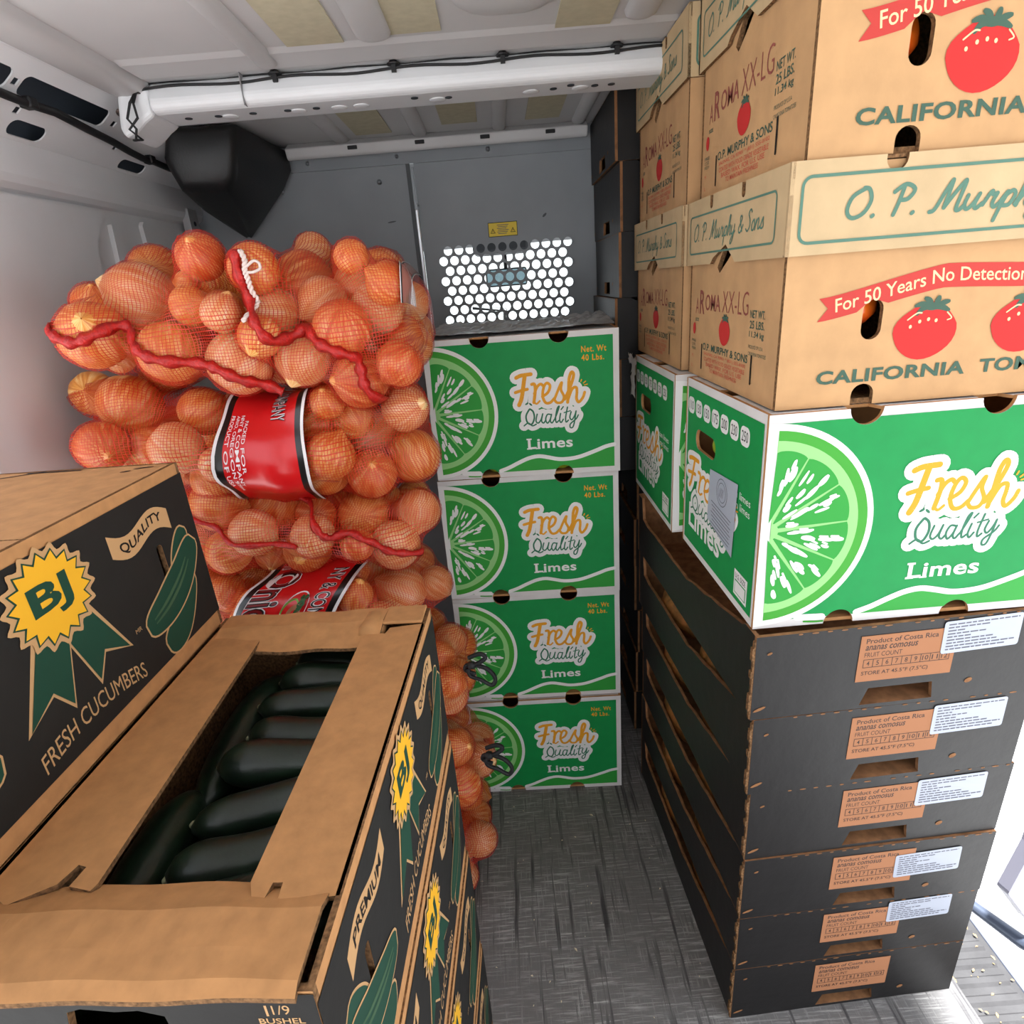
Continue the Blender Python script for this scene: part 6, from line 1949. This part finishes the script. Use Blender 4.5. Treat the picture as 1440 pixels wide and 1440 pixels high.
# labels
a = Art()
a.text('COMPANY', 0.05, 0.60, 0.35, 0.78, LBL_WHT, 0, bold=0.045)
a.text('COMPANY', 0.05, 0.60, 0.35, 0.78, LBL_BLK, 1, bold=0.0)
for k, (t, d1) in enumerate((('PACKED FOR', 0.72), ('NNY & COMPANY', 0.80), ('ARIO, OREGON 97914', 0.86), ('PRODUCT OF USA', 0.80))):
    a.text(t, 0.32 - 0.05 * (k > 0), 0.290 - k * 0.058, d1 - 0.16, 0.332 - k * 0.058, LBL_WHT, 0, bold=0.008)
# text is laid as (down, right): flip so letter tops face right
label_patch(b3, r3, -0.030, 0.118, math.pi - 1.32, math.pi + 1.25, a, slant=-0.02)
a = Art()
a.text('Onions', 0.06, 0.10, 0.60, 0.42, LBL_WHT, 0, bold=0.060)
a.text('Onions', 0.06, 0.11, 0.60, 0.41, LBL_BLK, 1, bold=0.035)
a.text('Onions', 0.06, 0.12, 0.60, 0.40, LBL_DKR, 2, bold=-0.002)
a3, a4 = Art(), Art()
a3.text('NY & COMPANY', 0.08, 0.72, 0.60, 0.87, LBL_WHT, 0, bold=0.045)
a3.text('NY & COMPANY', 0.08, 0.725, 0.60, 0.865, LBL_BLK, 1, bold=0.0)
a2 = Art()
a4.text('50 LBS', 0.02, 0.12, 0.05, 0.22, LBL_WHT, 0, bold=0.02)
a2.poly(ell(0.36, 0.58, 0.12, 0.12, 26), LBL_WHT, 0)
a2.poly(ell(0.38, 0.54, 0.09, 0.08, 22), mat('label_leaf', (120, 168, 66), 0.4), 1)
a2.poly(ell(0.39, 0.59, 0.06, 0.065, 18), mat('label_onion', (176, 116, 84), 0.4), 2)
for k in range(9):
    a2.poly(ell(0.285 + 0.024 * (k % 5), 0.61 + 0.028 * (k // 5) + 0.01 * (k % 2), 0.018, 0.018, 8), mat('label_parsley', (36, 84, 34), 0.4), 3)
label_patch(b5, r5_, -0.022, 0.160, math.pi - 1.25, math.pi + 1.2, a, slant=-0.14, more=(('label_picture', a2), ('company_print', a3), ('weight_print', a4)))
# clear edged label wrapped round the right flank of the top right bag
label_patch(b2, r2_, 0.116, 0.138, math.pi * 0.42, math.pi * 0.96, None, m=mat('label_back_silver', (150, 96, 88), 0.22, spec=0.7))
# tie strings and black ties
STRM = mat('white_string', (226, 208, 200), 0.7)
def on_front(bag, pts, out=0.006):
    o = []
    for x, z in pts:
        hit = bag.bvh.ray_cast(Vector((x, 0.4, z)), Vector((0, 1, 0)))
        y = hit[0].y if hit[0] is not None else (o[-1].y + out if o else 0.9)
        o.append(Vector((x, y - out, z)))
    return o
P = on_front(b2, [(p.x, p.y) for p in spline([(-0.347, 1.368), (-0.342, 1.355), (-0.344, 1.342), (-0.343, 1.330), (-0.345, 1.315), (-0.343, 1.300), (-0.348, 1.288), (-0.353, 1.276)], 8)], 0.008)
mb = MB()
for s_ in (0, math.pi):
    mb.tube([p + Vector((0.0022 * math.sin(i * 0.9 + s_), 0.0015 * math.cos(i * 0.9 + s_), 0)) - r2_.location for i, p in enumerate(P)], 0.0021, 6)
P2 = on_front(b2, [(p.x, p.y) for p in spline([(-0.341, 1.346), (-0.331, 1.353), (-0.325, 1.350), (-0.325, 1.343), (-0.333, 1.339), (-0.342, 1.339)], 8)], 0.009)
mb.tube([p - r2_.location for p in P2], 0.002, 6)
mb.build('tie_string', STRM, r2_, smooth=True)
P3 = on_front(b1, [(p.x, p.y) for p in spline([(-0.659, 1.283), (-0.657, 1.272), (-0.661, 1.262), (-0.658, 1.250)], 8)], 0.008)
mb = MB(); mb.tube([p - r1.location for p in P3], 0.0014, 5); mb.build('tie_string', STRM, r1, smooth=True)
def black_tie(root, c, sc):
    mb = MB()
    C_ = Vector(c) - root.location
    loops = [[(-.012, 0, .018), (.006, -.004, .026), (.014, -.006, .020), (0, -.006, .010), (-.016, -.002, .006), (-.018, 0, -.004), (-.004, -.006, -.008)],
             [(-.004, -.004, .008), (.016, -.010, .002), (.026, -.012, -.014), (.020, -.012, -.026), (.004, -.008, -.018), (-.012, -.004, -.012), (-.014, -.002, 0)]]
    for L in loops:
        mb.tube([C_ + Vector(p) * sc for p in [tuple(q) for q in spline(L, 6)]], 0.0034 * sc, 6)
    mb.lathe([(0.001, -.006 * sc), (.007 * sc, -.002 * sc), (.006 * sc, .005 * sc), (.001, .007 * sc)], 8, tuple(C_ + Vector((-.008, -.004, .006)) * sc))
    mb.build('black_tie', RUBBER, root, smooth=True)
black_tie(bagobj['B6'][1], (-0.094, 0.955, 0.620), 1.25)
black_tie(bagobj['B7'][1], (-0.080, 0.955, 0.400), 1.3)

# ------------------------------------------------------------------ tell the onions in view apart by where they lie in their bag
EYE = Vector((0, 0, 1.2997))
AXR, AXU = _r2, _u2
cen = np.array([tuple(q[2]) for q in onion_list])
rad = np.array([q[3] for q in onion_list])
BOXES = [(opn, (CW, CD, CH)), (up, (CW, CD, CH))]
bpy.context.view_layer.update()
INV = [(b_.matrix_world.inverted(), d_) for b_, d_ in BOXES]
def boxed(p):
    for M, d_ in INV:
        a_, b_ = M @ EYE, M @ p
        t0, t1 = 0.0, 1.0
        for i in range(3):
            dd = b_[i] - a_[i]
            if abs(dd) < 1e-9:
                if not 0 <= a_[i] <= d_[i]:
                    t0 = 2
                continue
            u, v = sorted(((0 - a_[i]) / dd, (d_[i] - a_[i]) / dd))
            t0, t1 = max(t0, u), min(t1, v)
        if t0 < t1:
            return True
    return False
def first_hit(p):
    d = np.array(p - EYE)
    d = d / np.linalg.norm(d)
    oc = np.array(EYE) - cen
    b = oc @ d
    disc = b * b - ((oc ** 2).sum(1) - rad ** 2)
    t = np.where(disc > 0, -b - np.sqrt(np.maximum(disc, 0)), 9e9)
    return int(t.argmin())
inview = {}
for n_, (k, o, p, r) in enumerate(onion_list):
    seen = 0
    for a_ in range(8):
        q = p + (AXR * math.cos(a_ * math.pi / 4) + AXU * math.sin(a_ * math.pi / 4)) * r * 0.6
        seen += first_hit(q) == n_ and not boxed(q)
    if seen >= 3:
        d = p - EYE
        inview.setdefault(k, []).append((d.dot(AXU) / d.dot(_f), d.dot(AXR) / d.dot(_f), o))
NTH = ['first', 'second', 'third', 'fourth', 'fifth', 'sixth', 'seventh', 'eighth', 'ninth', 'tenth', 'eleventh', 'twelfth', 'thirteenth', 'fourteenth', 'fifteenth', 'sixteenth', 'seventeenth', 'eighteenth']
for k, L in inview.items():
    L.sort(key=lambda q: -q[0])
    nb = 3 if len(L) > 8 else (2 if len(L) > 3 else 1)
    for b_ in range(nb):
        row = sorted(L[len(L) * b_ // nb: len(L) * (b_ + 1) // nb], key=lambda q: q[1])
        word = {3: ('upper row', 'middle row', 'lower row'), 2: ('upper row', 'lower row'), 1: ('only row',)}[nb][b_]
        for i, (_, _, o) in enumerate(row):
            o['label'] = 'brown onion in %s, %s, %s from the left' % (OB[k], word, NTH[i])
